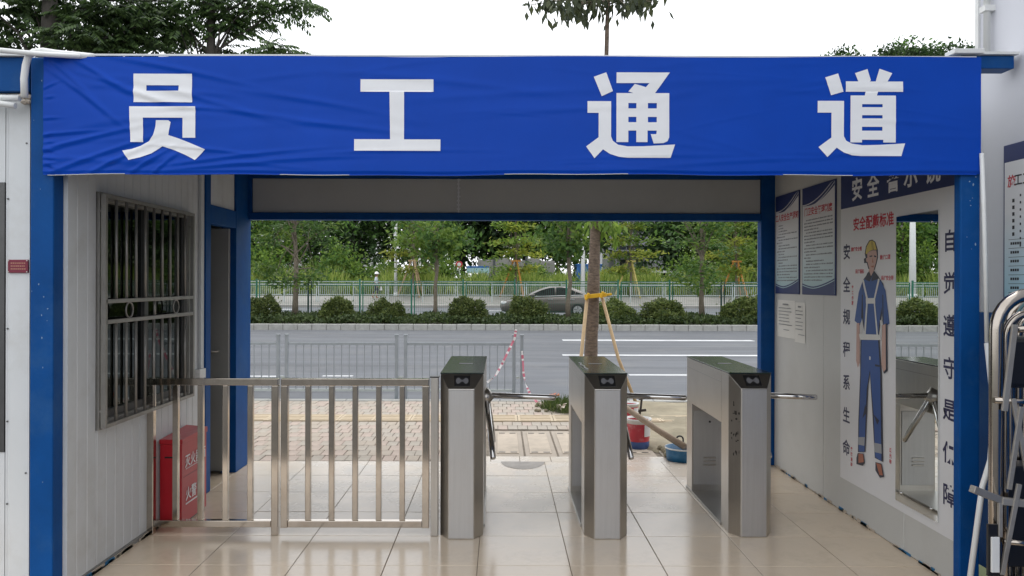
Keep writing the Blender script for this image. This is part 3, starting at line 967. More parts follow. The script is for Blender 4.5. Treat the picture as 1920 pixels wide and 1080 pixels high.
# strong tension folds at the left end, long soft waves elsewhere
for (x, z, a_, ln, wd, amp) in ((-2.10, 2.24, .10, .28, .008, .007), (-2.05, 2.20, .25, .35, .010, .008), (-1.95, 2.13, .35, .40, .011, .009),
                                (-1.85, 2.11, .45, .25, .010, .010), (-1.70, 2.10, .55, .22, .009, .008), (-1.62, 2.09, .7, .14, .008, .008),
                                (-2.05, 2.50, -.75, .22, .012, .008), (-2.0, 2.43, -.65, .30, .012, .009), (-1.93, 2.53, -.55, .26, .012, .007),
                                (-1.80, 2.46, -.35, .30, .012, .007), (-1.70, 2.42, -.25, .30, .012, .006), (-1.40, 2.40, -.28, .45, .014, .006),
                                (-1.2, 2.34, -.12, .45, .012, .006), (-1.3, 2.13, .12, .55, .010, .008), (-1.0, 2.12, .06, .6, .010, .007),
                                (-.75, 2.28, -.10, .5, .014, .006), (-.55, 2.16, .03, .6, .010, .006), (-.9, 2.40, -.16, .5, .015, .006),
                                (-.3, 2.50, -.10, .7, .018, .006), (.1, 2.44, .05, .7, .018, .005), (.3, 2.36, .06, .6, .014, .005),
                                (.7, 2.14, .03, .6, .010, .005), (1.2, 2.12, .05, .6, .010, .006), (1.6, 2.46, .04, .5, .016, .004),
                                (1.7, 2.15, -.04, .45, .011, .006), (2.0, 2.30, -.08, .3, .012, .004), (1.0, 2.5, .03, .7, .02, .004), (-1.55, 2.55, -.2, .5, .013, .006)):
    fold(x, z, a_, ln, wd, amp)
for k in range(46):
    x = frng.uniform(-2.15, 2.2)
    fold(x, frng.uniform(2.07, 2.6), frng.gauss(.02, .10), frng.uniform(.15, .5), frng.uniform(.006, .018), frng.uniform(.001, .0035) * (1.6 if x < -.8 else 1.0))
for k in range(12):
    fold(-2.16, frng.uniform(2.08, 2.5), frng.gauss(0, .25), frng.uniform(.03, .07), .006, .006)
FA = np.array(folds)


def bdisp(x, z):
    x = np.asarray(x, float); z = np.asarray(z, float)
    r = np.zeros_like(x)
    for fx, fz, c_, s_, ln, wd, amp in FA:
        dx = x - fx; dz = z - fz
        u = dx * c_ + dz * s_; v_ = -dx * s_ + dz * c_ + 0.10 * u * u / ln * 0.3
        r += amp * np.exp(-(u / ln) ** 2 * 2.2) * (np.exp(-(v_ / wd) ** 2) - 0.45 * np.exp(-((v_ + wd * 1.6) / (wd * 1.5)) ** 2))
    r += 0.004 * np.sin(x * 2.1 + z * 9) * np.sin(z * 11 + x)
    return 3.728 - r * np.interp(x, [-2.2, -1.2, -.4, .6, 2.3], [0.85, 0.62, 0.42, 0.34, 0.36])


NXB, NZB = 640, 90
gx, gz = np.meshgrid(np.linspace(BX0, BX1, NXB), np.linspace(0, 1, NZB))
edge_b = BZ0 + 0.003 * np.sin(gx * 3.1) + 0.002 * np.sin(gx * 9.7 + 1) + 0.006 * (gx / 2.2)
edge_t = BZ1 + 0.003 * np.sin(gx * 4.3) + 0.004 * (gx / 2.2)
zz = edge_b + (edge_t - edge_b) * gz
yy = bdisp(gx, zz)
yy = np.where(gz < 0.02, yy + .006, yy)
vv = np.stack([gx, yy, zz], -1).reshape(-1, 3)
q = np.arange(NXB * NZB).reshape(NZB, NXB)
faces = np.stack([q[:-1, :-1], q[:-1, 1:], q[1:, 1:], q[1:, :-1]], -1).reshape(-1, 4)
ban = root('banner', (0, 3.73, 2.05), 'long creased blue banner with four white characters across the passage front', 'banner')
me = bpy.data.meshes.new('cloth')
me.from_pydata((vv - np.array([0, 3.73, 2.05])).tolist(), [], faces.tolist())
me.polygons.foreach_set('use_smooth', [True] * len(me.polygons)); me.materials.append(M['banner'])
clo = link('cloth', me, ban)
MB().box(BX0 + .02, BX1 - .02, 3.732, 3.742, BZ1 + .001, BZ1 + .010).build('top_batten', M['white'], ban)
hm = MB(); 
for k in range(120):
    x = BX0 + .02 + k * (BX1 - BX0 - .04) / 120; x2 = x + (BX1 - BX0 - .04) / 120
    zb = BZ0 + 0.003 * math.sin(x * 3.1) + 0.002 * math.sin(x * 9.7 + 1) + .006 * x / 2.2
    if math.sin(x * 5.3) + .6 * math.sin(x * 13 + 1) > .35: hm.box(x, x2, 3.728, 3.736, zb - .0028, zb - .0005)
    else: hm.box(x, x2, 3.728, 3.736, zb - .0045, zb - .0005, mi=1)
hm.build('hem', [M['pr_white'], M['banner']], ban)

Z1 = lambda px, py: (px / 3.0, py / 3.0)
CH = {
 '员': (0, 0, [
   [[(748, 420), (1077, 420), (1077, 580), (748, 580)], [(820, 485), (1002, 485), (1002, 516), (820, 516)]],
   [[(725, 604), (1097, 604), (1097, 780), (1025, 780), (1025, 668), (803, 668), (803, 805), (732, 805)]],
   [[(876, 682), (945, 682), (958, 692), (950, 735), (945, 765), (1000, 783), (1060, 806), (1152, 845), (1095, 905), (1040, 876), (980, 850), (912, 828), (850, 868), (790, 890), (722, 906), (684, 852), (740, 843), (790, 826), (835, 800), (860, 765), (872, 720)]]]),
 '工': (640, 0, [[[(105, 448), (515, 448), (515, 518), (350, 518), (350, 785), (555, 785), (555, 850), (70, 850), (70, 785), (272, 785), (268, 518), (105, 518)]]]),
 '通': (640, 0, [
   [[(1417, 430), (1487, 405), (1525, 510), (1462, 539)]],
   [[(1382, 567), (1515, 567), (1515, 765), (1525, 790), (1555, 812), (1610, 821), (1700, 820), (1875, 810), (1850, 885), (1610, 885), (1560, 880), (1510, 864), (1470, 838), (1422, 888), (1375, 822), (1445, 770), (1445, 633), (1382, 633)]],
   [[(1545, 405), (1845, 405), (1762, 521), (1842, 521), (1842, 770), (1832, 792), (1810, 802), (1755, 805), (1738, 752), (1770, 752), (1772, 732), (1720, 732), (1720, 797), (1657, 797), (1657, 732), (1612, 732), (1612, 797), (1545, 797), (1545, 521), (1640, 521), (1612, 512), (1648, 470), (1690, 481), (1710, 488), (1730, 465), (1545, 465)],
    [(1612, 577), (1657, 577), (1657, 607), (1612, 607)], [(1722, 577), (1772, 577), (1772, 607), (1722, 607)],
    [(1612, 655), (1657, 655), (1657, 685), (1612, 685)], [(1722, 655), (1772, 655), (1772, 685), (1722, 685)]]]),
 '道': (1280, 0, [
   [[(799, 430), (872, 407), (902, 510), (832, 530)]],
   [[(757, 562), (905, 562), (905, 760), (918, 785), (950, 802), (1010, 811), (1100, 809), (1250, 800), (1228, 872), (1000, 872), (950, 868), (905, 853), (865, 825), (812, 878), (762, 822), (835, 768), (835, 628), (757, 628)]],
   [[(967, 405), (1037, 382), (1056, 445), (1050, 452), (1083, 452), (1105, 380), (1177, 405), (1150, 452), (1237, 452), (1237, 510), (1097, 510), (1090, 531), (1197, 531), (1197, 795), (1127, 795), (1127, 780), (1007, 780), (1007, 795), (942, 795), (942, 531), (1022, 531), (1027, 510), (915, 510), (915, 452), (985, 452)],
    [(1007, 580), (1122, 580), (1122, 597), (1007, 597)], [(1007, 642), (1122, 642), (1122, 660), (1007, 660)], [(1007, 707), (1122, 707), (1122, 729), (1007, 729)]]])}
for chx, (ox, oy, polys) in CH.items():
    bm = bmesh.new()
    for loops in polys:
        l2 = []
        for l in loops:
            pts = [W(ox + a / 3.0, oy + b / 3.0, 3.725) for a, b in l]
            l2.append([(p.x, p.z) for p in pts])
        flat, tris = tess(l2)
        vs = [bm.verts.new((x, 3.72, z)) for x, z in flat]
        for t_ in tris:
            try: bm.faces.new([vs[i] for i in t_])
            except ValueError: pass
    xs = [v.co.x for v in bm.verts]; zs = [v.co.z for v in bm.verts]
    x = math.ceil(min(xs) / .014) * .014
    while x < max(xs):
        bmesh.ops.bisect_plane(bm, geom=bm.verts[:] + bm.edges[:] + bm.faces[:], plane_co=(x, 0, 0), plane_no=(1, 0, 0)); x += .014
    z = math.ceil(min(zs) / .010) * .010
    while z < max(zs):
        bmesh.ops.bisect_plane(bm, geom=bm.verts[:] + bm.edges[:] + bm.faces[:], plane_co=(0, 0, z), plane_no=(0, 0, 1)); z += .010
    co = np.array([v.co[:] for v in bm.verts])
    dy = bdisp(co[:, 0], co[:, 2])
    for v, y_ in zip(bm.verts, dy): v.co.y = y_ - 0.0028
    bm.normal_update()
    for f in bm.faces:
        if f.normal.y > 0: f.normal_flip()
        f.smooth = True
    for v in bm.verts: v.co -= Vector((0, 3.73, 2.05))
    me = bpy.data.meshes.new('character'); bm.to_mesh(me); bm.free(); me.materials.append(M['bletter'])
    link('character', me, ban)

# ================================================================== RIGHT PARTITION WALL
RX = 2.305
pw = root('partition_wall', (2.35, 5.2, 0), 'grey white panel partition wall on the right of the passage carrying posters and mirror', 'wall')
for (a, b_) in ((3.84, 4.438), (4.442, 5.546), (5.55, 6.54)):
    MB().box(RX, RX + .05, a, b_, 0.003, 2.474).build('wall_panel', M['panel_in'], pw, bevel=.003, seg=1)
MB().box(RX + .004, RX + .045, 3.85, 6.54, 0, 2.47).build('panel_core', M['shed'], pw)
gm = MB(); grng = random.Random(8)
for k in range(60):
    yv = grng.uniform(3.9, 6.5); l_ = grng.uniform(.01, .09); gm.box(RX - .006, RX - .001, yv, yv + l_, 0.001, grng.uniform(.006, .022), mi=0 if grng.random() < .22 else 1)
gm.build('paint_drips', [M['bluegoo'], M['concrete']], pw)
gm = MB()
for k in range(80):
    yv = grng.uniform(3.85, 5.5); l_ = grng.uniform(.01, .09); gm.box(LX + .007, LX + .014, yv, yv + l_, 0.001, grng.uniform(.006, .024), mi=0 if grng.random() < .3 else 1)
gm.build('paint_drips', [M['bluegoo'], M['concrete']], cab)

UX = Vector((0, -1, 0)); UZ = Vector((0, 0, 1))   # reading direction on the right wall


def wpoly(mb, pts, x, mi=0):
    flat, tris = tess([[(-p[0], p[1]) for p in pts]])
    mb.add([(x, -a, b) for a, b in flat], [tuple(t_) for t_ in tris], mi)


# big safety poster
P_Y0, P_Y1, P_Z0, P_Z1 = 3.845, 5.262, 0.225, 2.31
post = root('safety_poster', (RX, 4.55, P_Z0), 'large white safety poster with printed worker and navy header on the right wall', 'poster')
MB().box(RX - .004, RX - .001, P_Y0, P_Y1, P_Z0, 2.031).build('sheet', M['poster'], post)
MB().box(RX - .0045, RX - .001, P_Y0, P_Y1, 2.0312, P_Z1).build('header', M['navy'], post)
for chx, px in zip('安全警示镜', (1608, 1638, 1675.5, 1709, 1750)):
    tm = MB(); yv = RX * F / (px - VX); text_on(tm, chx, (RX - .0055, yv, 2.142), UX, UZ, .155, .0035)
    tm.build('header_character', M['bletter'], post)
tm = MB(); text_on(tm, '安全配戴标准', (RX - .005, 4.815, 1.915), UX, UZ, .088, .002)
tm.build('title_lettering', M['redprint'], post)
for i, chx in enumerate('安全规程系生命'):
    tm = MB(); text_on(tm, chx, (RX - .005, 5.17, 1.742 - i * .2165), UX, UZ, .108, .0022); tm.build('column_character', M['navytext'], post)
for i, chx in enumerate('自觉遵守是保障'):
    tm = MB(); text_on(tm, chx, (RX - .005, 3.985, 1.752 - i * .2175), UX, UZ, .118, .0024); tm.build('column_character', M['navytext'], post)
for body, px, py, sz in (('戴好安全帽', 1607, 465, .030), ('戴好口罩', 1661, 480, .032), ('系好领扣', 1613, 507, .030), ('系好安全带', 1665, 519, .030)):
    tm = MB(); p = wallpt(px, py, RX); text_on(tm, body, (RX - .005, p.y, p.z), UX, UZ, sz, .0006); tm.build('note_lettering', M['redprint'], post)
for body, px, py in (('穿工作服', 1600, 537), ('穿防滑鞋', 1599, 840), ('反光带', 1672, 842)):
    tm = MB()
    for i, chx in enumerate(body):
        p = wallpt(px, py, RX); text_on(tm, chx, (RX - .005, p.y, p.z - i * .034), UX, UZ, .028, .0006)
    tm.build('note_lettering', M['redprint'], post)
A4 = lambda x, y: wallpt(1570 + x / 4.9, 420 + y / 4.9, RX)
A5 = lambda x, y: wallpt(1520 + x / 2.572, 600 + y / 2.572, RX)
wk = MB()
layer = [0]
def fig(fn, pts, mi):
    layer[0] += 1
    q = [fn(*p) for p in pts]
    wpoly(wk, [(p.y, p.z) for p in q], RX - .0045 - .00012 * layer[0], mi)
BL, DK, SK, YE, GR, SH, WH = range(7)
fig(A4, [(258, 262), (268, 195), (298, 142), (327, 134), (356, 155), (378, 228), (380, 300), (366, 360), (350, 412), (322, 434), (290, 400), (276, 348), (252, 350), (250, 310), (266, 300)], DK)
fig(A4, [(280, 262), (300, 243), (330, 233), (364, 232), (372, 290), (360, 350), (345, 400), (322, 424), (297, 390), (284, 340), (272, 335), (270, 308), (282, 300)], SK)
fig(A4, [(266, 262), (275, 200), (302, 150), (326, 142), (350, 160), (368, 226), (330, 228), (300, 240), (276, 268)], YE)
fig(A4, [(316, 146), (328, 146), (340, 225), (326, 226)], DK); fig(A4, [(319, 146), (326, 146), (335, 225), (328, 226)], YE)
fig(A4, [(302, 283), (328, 278), (328, 290), (304, 294)], DK); fig(A4, [(343, 278), (366, 284), (364, 296), (345, 292)], DK)
fig(A4, [(318, 376), (346, 372), (340, 388), (322, 388)], SH); fig(A4, [(330, 300), (340, 345), (328, 345)], SH)
fig(A4, [(300, 400), (345, 400), (350, 450), (315, 520), (290, 450)], SK)
fig(A4, [(238, 512), (292, 440), (300, 420), (318, 470), (345, 418), (400, 495), (432, 540), (446, 640), (410, 880), (392, 1012), (262, 1012), (238, 870), (230, 640)], DK)
fig(A4, [(246, 515), (292, 452), (312, 505), (345, 440), (395, 500), (424, 545), (430, 640), (398, 880), (384, 1008), (268, 1008), (250, 870), (240, 640)], BL)
fig(A4, [(240, 515), (205, 620), (168, 880), (216, 922), (238, 860), (240, 640)], BL); fig(A4, [(408, 508), (452, 600), (490, 905), (430, 945), (412, 700)], BL)
fig(A4, [(236, 640), (244, 640), (240, 850), (228, 860)], DK); fig(A4, [(424, 640), (432, 640), (436, 940), (424, 880)], DK)
fig(A4, [(285, 440), (300, 428), (316, 500), (306, 520), (262, 500)], DK); fig(A4, [(350, 425), (398, 492), (372, 500), (325, 515), (322, 500)], DK)
for poly in ([(238, 512), (252, 500), (290, 670), (276, 680)], [(385, 490), (400, 498), (358, 680), (346, 670)], [(272, 672), (358, 670), (360, 722), (274, 722)],
             [(276, 720), (290, 720), (272, 1010), (256, 1010)], [(346, 720), (358, 720), (386, 1010), (372, 1010)], [(222, 905), (236, 880), (240, 1010), (220, 1060)], [(404, 870), (416, 880), (432, 1010), (412, 1010)]):
    fig(A4, poly, WH)
fig(A4, [(194, 915), (214, 925), (220, 1090), (206, 1090)], SK); fig(A4, [(436, 945), (466, 935), (470, 1090), (446, 1090)], SK)
fig(A5, [(228, 10), (242, 10), (244, 200), (234, 225), (226, 190)], SK); fig(A5, [(350, 20), (376, 10), (378, 240), (362, 255), (350, 220)], DK); fig(A5, [(352, 20), (368, 14), (370, 232), (358, 246), (348, 210)], SK)
fig(A5, [(248, 90), (338, 90), (350, 250), (354, 450), (358, 680), (318, 660), (306, 450), (293, 250), (284, 330), (272, 632), (236, 632), (238, 480), (246, 250)], DK)
fig(A5, [(252, 92), (332, 92), (343, 250), (346, 450), (350, 676), (320, 655), (312, 450), (293, 236), (278, 330), (268, 630), (240, 630), (242, 480), (250, 250)], BL)
fig(A5, [(240, 62), (340, 66), (350, 92), (245, 90)], WH); fig(A5, [(290, 170), (297, 172), (296, 188), (290, 186)], WH); fig(A5, [(318, 208), (340, 212), (340, 222), (318, 218)], DK)
fig(A5, [(238, 560), (270, 560), (268, 602), (238, 596)], GR); fig(A5, [(313, 586), (350, 594), (352, 640), (318, 632)], GR)
fig(A5, [(272, 400), (280, 440), (258, 470)], DK); fig(A5, [(312, 450), (340, 480), (330, 500)], DK)
fig(A5, [(236, 636), (264, 640), (270, 685), (260, 698), (230, 690), (230, 660)], DK); fig(A5, [(240, 640), (262, 642), (266, 680), (240, 684)], SH)
fig(A5, [(322, 680), (352, 688), (364, 752), (344, 756), (322, 720)], DK); fig(A5, [(326, 684), (350, 692), (358, 744), (342, 742)], SH)
wk.build('printed_worker', [M['pr_blue'], M['pr_dark'], M['pr_skin'], M['pr_yel'], M['pr_grey'], M['pr_shoe'], M['pr_white']], post)

# mirror set on the poster
mir = root('wall_mirror', (RX, 4.28, .28), 'tall frameless mirror fixed on the safety poster beside the printed worker', 'mirror')
MB().box(RX - .013, RX - .0062, 4.075, 4.51, .280, 1.917).build('glass', M['mirror'], mir)
MB().box(RX - .0062, RX - .0046, 4.078, 4.507, .283, 1.914).build('backing', M['alu'], mir)
for yv in (4.14, 4.45):
    for z in (.335, 1.86):
        MB().lathe((0, 0, 0), [(0.0, 0.0)], 3)
        MB().tube([(RX - .013, yv, z), (RX - .018, yv, z)], .008, 12).build('clip', M['chrome'], mir)


# two rule posters
def rule_poster(y0, y1, title, label, seed):
    r_ = root('rule_poster', (RX, (y0 + y1) / 2, 1.447), label, 'poster', 'rule posters on the right wall')
    z0, z1 = 1.447, 2.25
    mb = MB()
    zs = np.linspace(z0, z1, 12)
    MB().box(RX - .009, RX - .001, y0, y1, z0, z1).build('frame', M['navy'], r_, bevel=.002, seg=1)
    MB().box(RX - .0105, RX - .0092, y0 + .012, y1 - .012, z0 + .012, z1 - .012).build('sheet', M['teal'], r_)
    sw_ = MB()
    n = 14
    def band(f0, f1, x, mi):
        top = [(y1 - .012 - (y1 - y0 - .024) * k / n, f0(k / n)) for k in range(n + 1)]
        bot = [(y1 - .012 - (y1 - y0 - .024) * k / n, f1(k / n)) for k in range(n + 1)]
        vs = [(x, a, b) for a, b in top] + [(x, a, b) for a, b in bot]
        sw_.add(vs, [(k, n + 1 + k, n + 2 + k, k + 1) for k in range(n)], mi)
    top = lambda t_: z1 - .012
    band(top, lambda t_: z1 - .135 + .045 * t_ + .05 * t_ * t_ - .05 * math.sin(t_ * 3.1) * .6, RX - .0108, 0)
    for o_ in (0, .028):
        c_ = lambda t_, o_=o_: z1 - .155 + o_ + .14 * t_ ** 1.5 - .02 * math.sin(t_ * 3.1)
        band(lambda t_: min(c_(t_), z1 - .012), lambda t_: min(c_(t_) - .007, z1 - .013), RX - .0111, 1)
    sw_.build('printed_waves', [M['navy'], M['poster']], r_); sw_ = MB()
    low = lambda t_: z0 + .045 + .05 * abs(t_ - .35) ** 1.5 * 2.2
    band(lambda t_: low(t_), lambda t_: z0 + .012, RX - .0108, 0)
    band(lambda t_: low(t_) + .016, lambda t_: low(t_) + .006, RX - .0109, 0)
    sw_.build('printed_waves', [M['navy'], M['poster']], r_)
    tmm = MB(); text_on(tmm, title, (RX - .0112, (y0 + y1) / 2, z1 - .185), UX, UZ, .062, .0012)
    tmm.build('title_lettering', M['redprint'], r_)
    rg = random.Random(seed); lm = MB()
    z = z1 - .245; para = 0
    while z > z0 + .10:
        yv = y1 - .045 - (.035 if para == 0 else 0)
        last = rg.random() < .38
        end = y0 + .045 if not last else y0 + (y1 - y0) * rg.uniform(.3, .75)
        while yv > end:
            wv = rg.uniform(.010, .016)
            lm.box(RX - .0112, RX - .0106, yv - wv, yv, z - .0085, z + rg.uniform(-.001, .002)); yv -= wv + rg.choice((.003, .004, .010))
        para = 0 if last else 1
        z -= .0235
    lm.build('text_lines', M['greytext'], r_)
    return r_


rule_poster(5.985, 6.50, '工人安全生产须知', 'left rule poster with red title, next to the dark blue rear post', 1)
rule_poster(5.335, 5.925, '门卫安全管理制度', 'right rule poster with red title, next to the large safety poster', 2)


def paper(y0, y1, z0, z1, label, seed):
    rg = random.Random(seed)
    r_ = root('notice_sheet', (RX, (y0 + y1) / 2, z0), label, 'notice')
    pm_ = MB()
    n = 8
    vs = []
    for i in range(n + 1):
        for j in range(n + 1):
            u_, v_ = i / n, j / n
            vs.append((RX - .003 - .006 * u_ * (1 - v_) * rg.random(), y0 + (y1 - y0) * u_, z0 + (z1 - z0) * v_))
    pm_.add(vs, [(i * (n + 1) + j, (i + 1) * (n + 1) + j, (i + 1) * (n + 1) + j + 1, i * (n + 1) + j + 1)[::-1] for i in range(n) for j in range(n)], 0, True)
    pm_.build('sheet', M['paper'], r_)
    lm = MB()
    for k, z in enumerate(np.linspace(z1 - .04, z0 + .10, 7)):
        a = y1 - (y1 - y0) * (.35 if k == 0 else .12); e = y0 + (y1 - y0) * (.35 if k == 0 else rg.uniform(.1, .4))
        while a > e:
            wv = rg.uniform(.008, .016); lm.box(RX - .0105, RX - .0098, a - wv, a, z, z + (.012 if k == 0 else .006)); a -= wv + .004
    a = y0 + (y1 - y0) * .6
    lm.box(RX - .0105, RX - .0098, a - .12, a, z0 + .06, z0 + .065)
    lm.build('text_lines', M['greytext'], r_)


paper(6.08, 6.46, 1.095, 1.395, 'wider white notice sheet taped below the left rule poster', 4)
paper(5.875, 6.072, 1.075, 1.385, 'narrow pale notice sheet overlapping the right edge of the wider one', 5)

# ================================================================== RIGHT WHITE BUILDING
HXW = 2.62
bd_ = root('white_building', (4.5, 1.5, 0), 'white walled building with blue base at the far right', 'building')
MB().box(HXW, 7.5, -3.0, 4.27, 1.378, 6.5).build('wall', M['wallwhite'], bd_, bevel=.004)
MB().box(HXW - .004, 7.5, -3.0, 4.274, 0, 1.376).build('base_wall', M['bluepaint'], bd_, bevel=.004)
MB().box(HXW - .012, HXW + .02, 4.255, 4.285, 1.38, 6.5).build('corner_trim', M['white'], bd_)
MB().tube([(HXW - .03, 4.15, 2.72), (HXW - .03, 4.15, 6.4)], .017, 10).build('downpipe', M['white'], bd_)
MB().box(HXW - .055, HXW, 4.125, 4.175, 2.98, 3.01).build('pipe_clip', M['white'], bd_)
MB().box(HXW + .3, 7.5, -3.0, 4.2, 6.5, 6.6).build('roof', M['white'], bd_)
ib = root('information_board', (HXW, 3.6, 1.3), 'white and pale blue site information board on the white building wall', 'board')
B0, B1 = 3.0, 4.035
MB().box(HXW - .014, HXW - .001, B0, B1, 1.30, 2.245).build('backing', M['navy'], ib, bevel=.002)
MB().box(HXW - .0155, HXW - .0142, B0 + .01, B1 - .012, 1.31, 2.155).build('sheet', M['cyan'], ib)
MB().box(HXW - .0155, HXW - .0142, B0 + .01, B1 - .012, 2.157, 2.236).build('header', M['navy'], ib)
tm = MB(); text_on(tm, '施', (HXW - .0162, 3.967, 2.055), UX, UZ, .066, .0012); text_on(tm, '工工', (HXW - .0162, 3.885, 2.056), UX, UZ, .066, .0012, mi=1)
tm.build('title_lettering', [M['redprint'], M['blacktext']], ib)
lm = MB(); rg = random.Random(6)
for k in range(8):
    z = 1.97 - k * .036
    lm.box(HXW - .0162, HXW - .0157, 3.895, 3.905, z, z + .012); lm.box(HXW - .0162, HXW - .0157, 3.84, 3.868, z, z + .016); lm.box(HXW - .0162, HXW - .0157, 3.3, 3.83, z + .003, z + .012)
for k in range(6):
    lm.box(HXW - .0162, HXW - .0157, 3.945, 3.962, 1.945 - k * .034, 1.963 - k * .034)
for k in range(8):
    z = 1.73 - k * .045
    lm.box(HXW - .0162, HXW - .0157, B0 + .05, 3.99, z + .026, z + .028)
    x = 3.975
    for q_ in range(rg.choice((4, 4, 5))):
        lm.box(HXW - .0162, HXW - .0157, x - .013, x, z, z + .013); x -= .017
lm.build('text_lines', M['blacktext'], ib)
# loose white pole leaning between post and building
o = MB().tube([W(1840, 285, 3.72), W(1845, 420, 3.70), W(1851, 640, 3.66)], .010, 10).build('leaning_pipe', M['white']); tag(o, 'upper thin white pipe leaning beside the right blue post', 'pipe')
o = MB().tube([W(1851, 641, 3.66), W(1864, 760, 3.6), W(1858, 860, 3.52), W(1843, 910, 3.50), W(1820, 1085, 3.42)], .0125, 10)
o = o.build('hanging_cable', M['white']); tag(o, 'thick white cable hanging behind the folded steel gate', 'cable')

# ================================================================== FENCE PANELS
FYc = 4.72


def sq(mb, a, b, wd, dp=None):
    mb.bar(a, b, wd, dp or wd)


def fence_panel(x0, x1, nb, label, legs):
    r_ = root('steel_barrier', ((x0 + x1) / 2, FYc, 0), label, 'barrier', 'stainless steel barrier panels')
    tw = .042
    MB().box(x0 + .001, x1 - .001, FYc - tw / 2, FYc + tw / 2, .905, .947).build('top_rail', M['tube'], r_, bevel=.003)
    MB().box(x0 + tw + .001, x1 - tw - .001, FYc - tw / 2 + .001, FYc + tw / 2 - .001, .048, .088).build('bottom_rail', M['tube'], r_, bevel=.003)
    for x, lg in ((x0 + tw / 2, legs[0]), (x1 - tw / 2, legs[1])):
        MB().box(x - tw / 2, x + tw / 2, FYc - tw / 2, FYc + tw / 2, 0.0 if lg else .045, .904).build('stile', M['tube'], r_, bevel=.003)
    for k in range(nb):
        x = x0 + tw / 2 + (k + 1) * (x1 - x0 - tw) / (nb + 1)
        MB().box(x - .0165, x + .0165, FYc - .0165, FYc + .0165, .089, .904).build('picket', M['tube'], r_, bevel=.003)
    return r_


X = lambda px, Y=FYc: (px - VX) * Y / F
fence_panel(X(278), X(524), 4, 'left steel barrier panel fixed to the cabin wall in front of the red box', (True, True))
fence_panel(X(528.5), X(806), 5, 'right steel barrier panel ending at the first turnstile', (False, False))
gp = root('barrier_post', (X(817), FYc, 0), 'slim square steel post between barrier panel and first turnstile', 'post')
MB().box(X(809), X(823), FYc - .025, FYc + .025, 0, .955).build('shaft', M['steel'], gp, bevel=.003)
MB().box(X(807), X(824.5), FYc - .028, FYc + .028, .956, .962).build('cap', M['black'], gp)

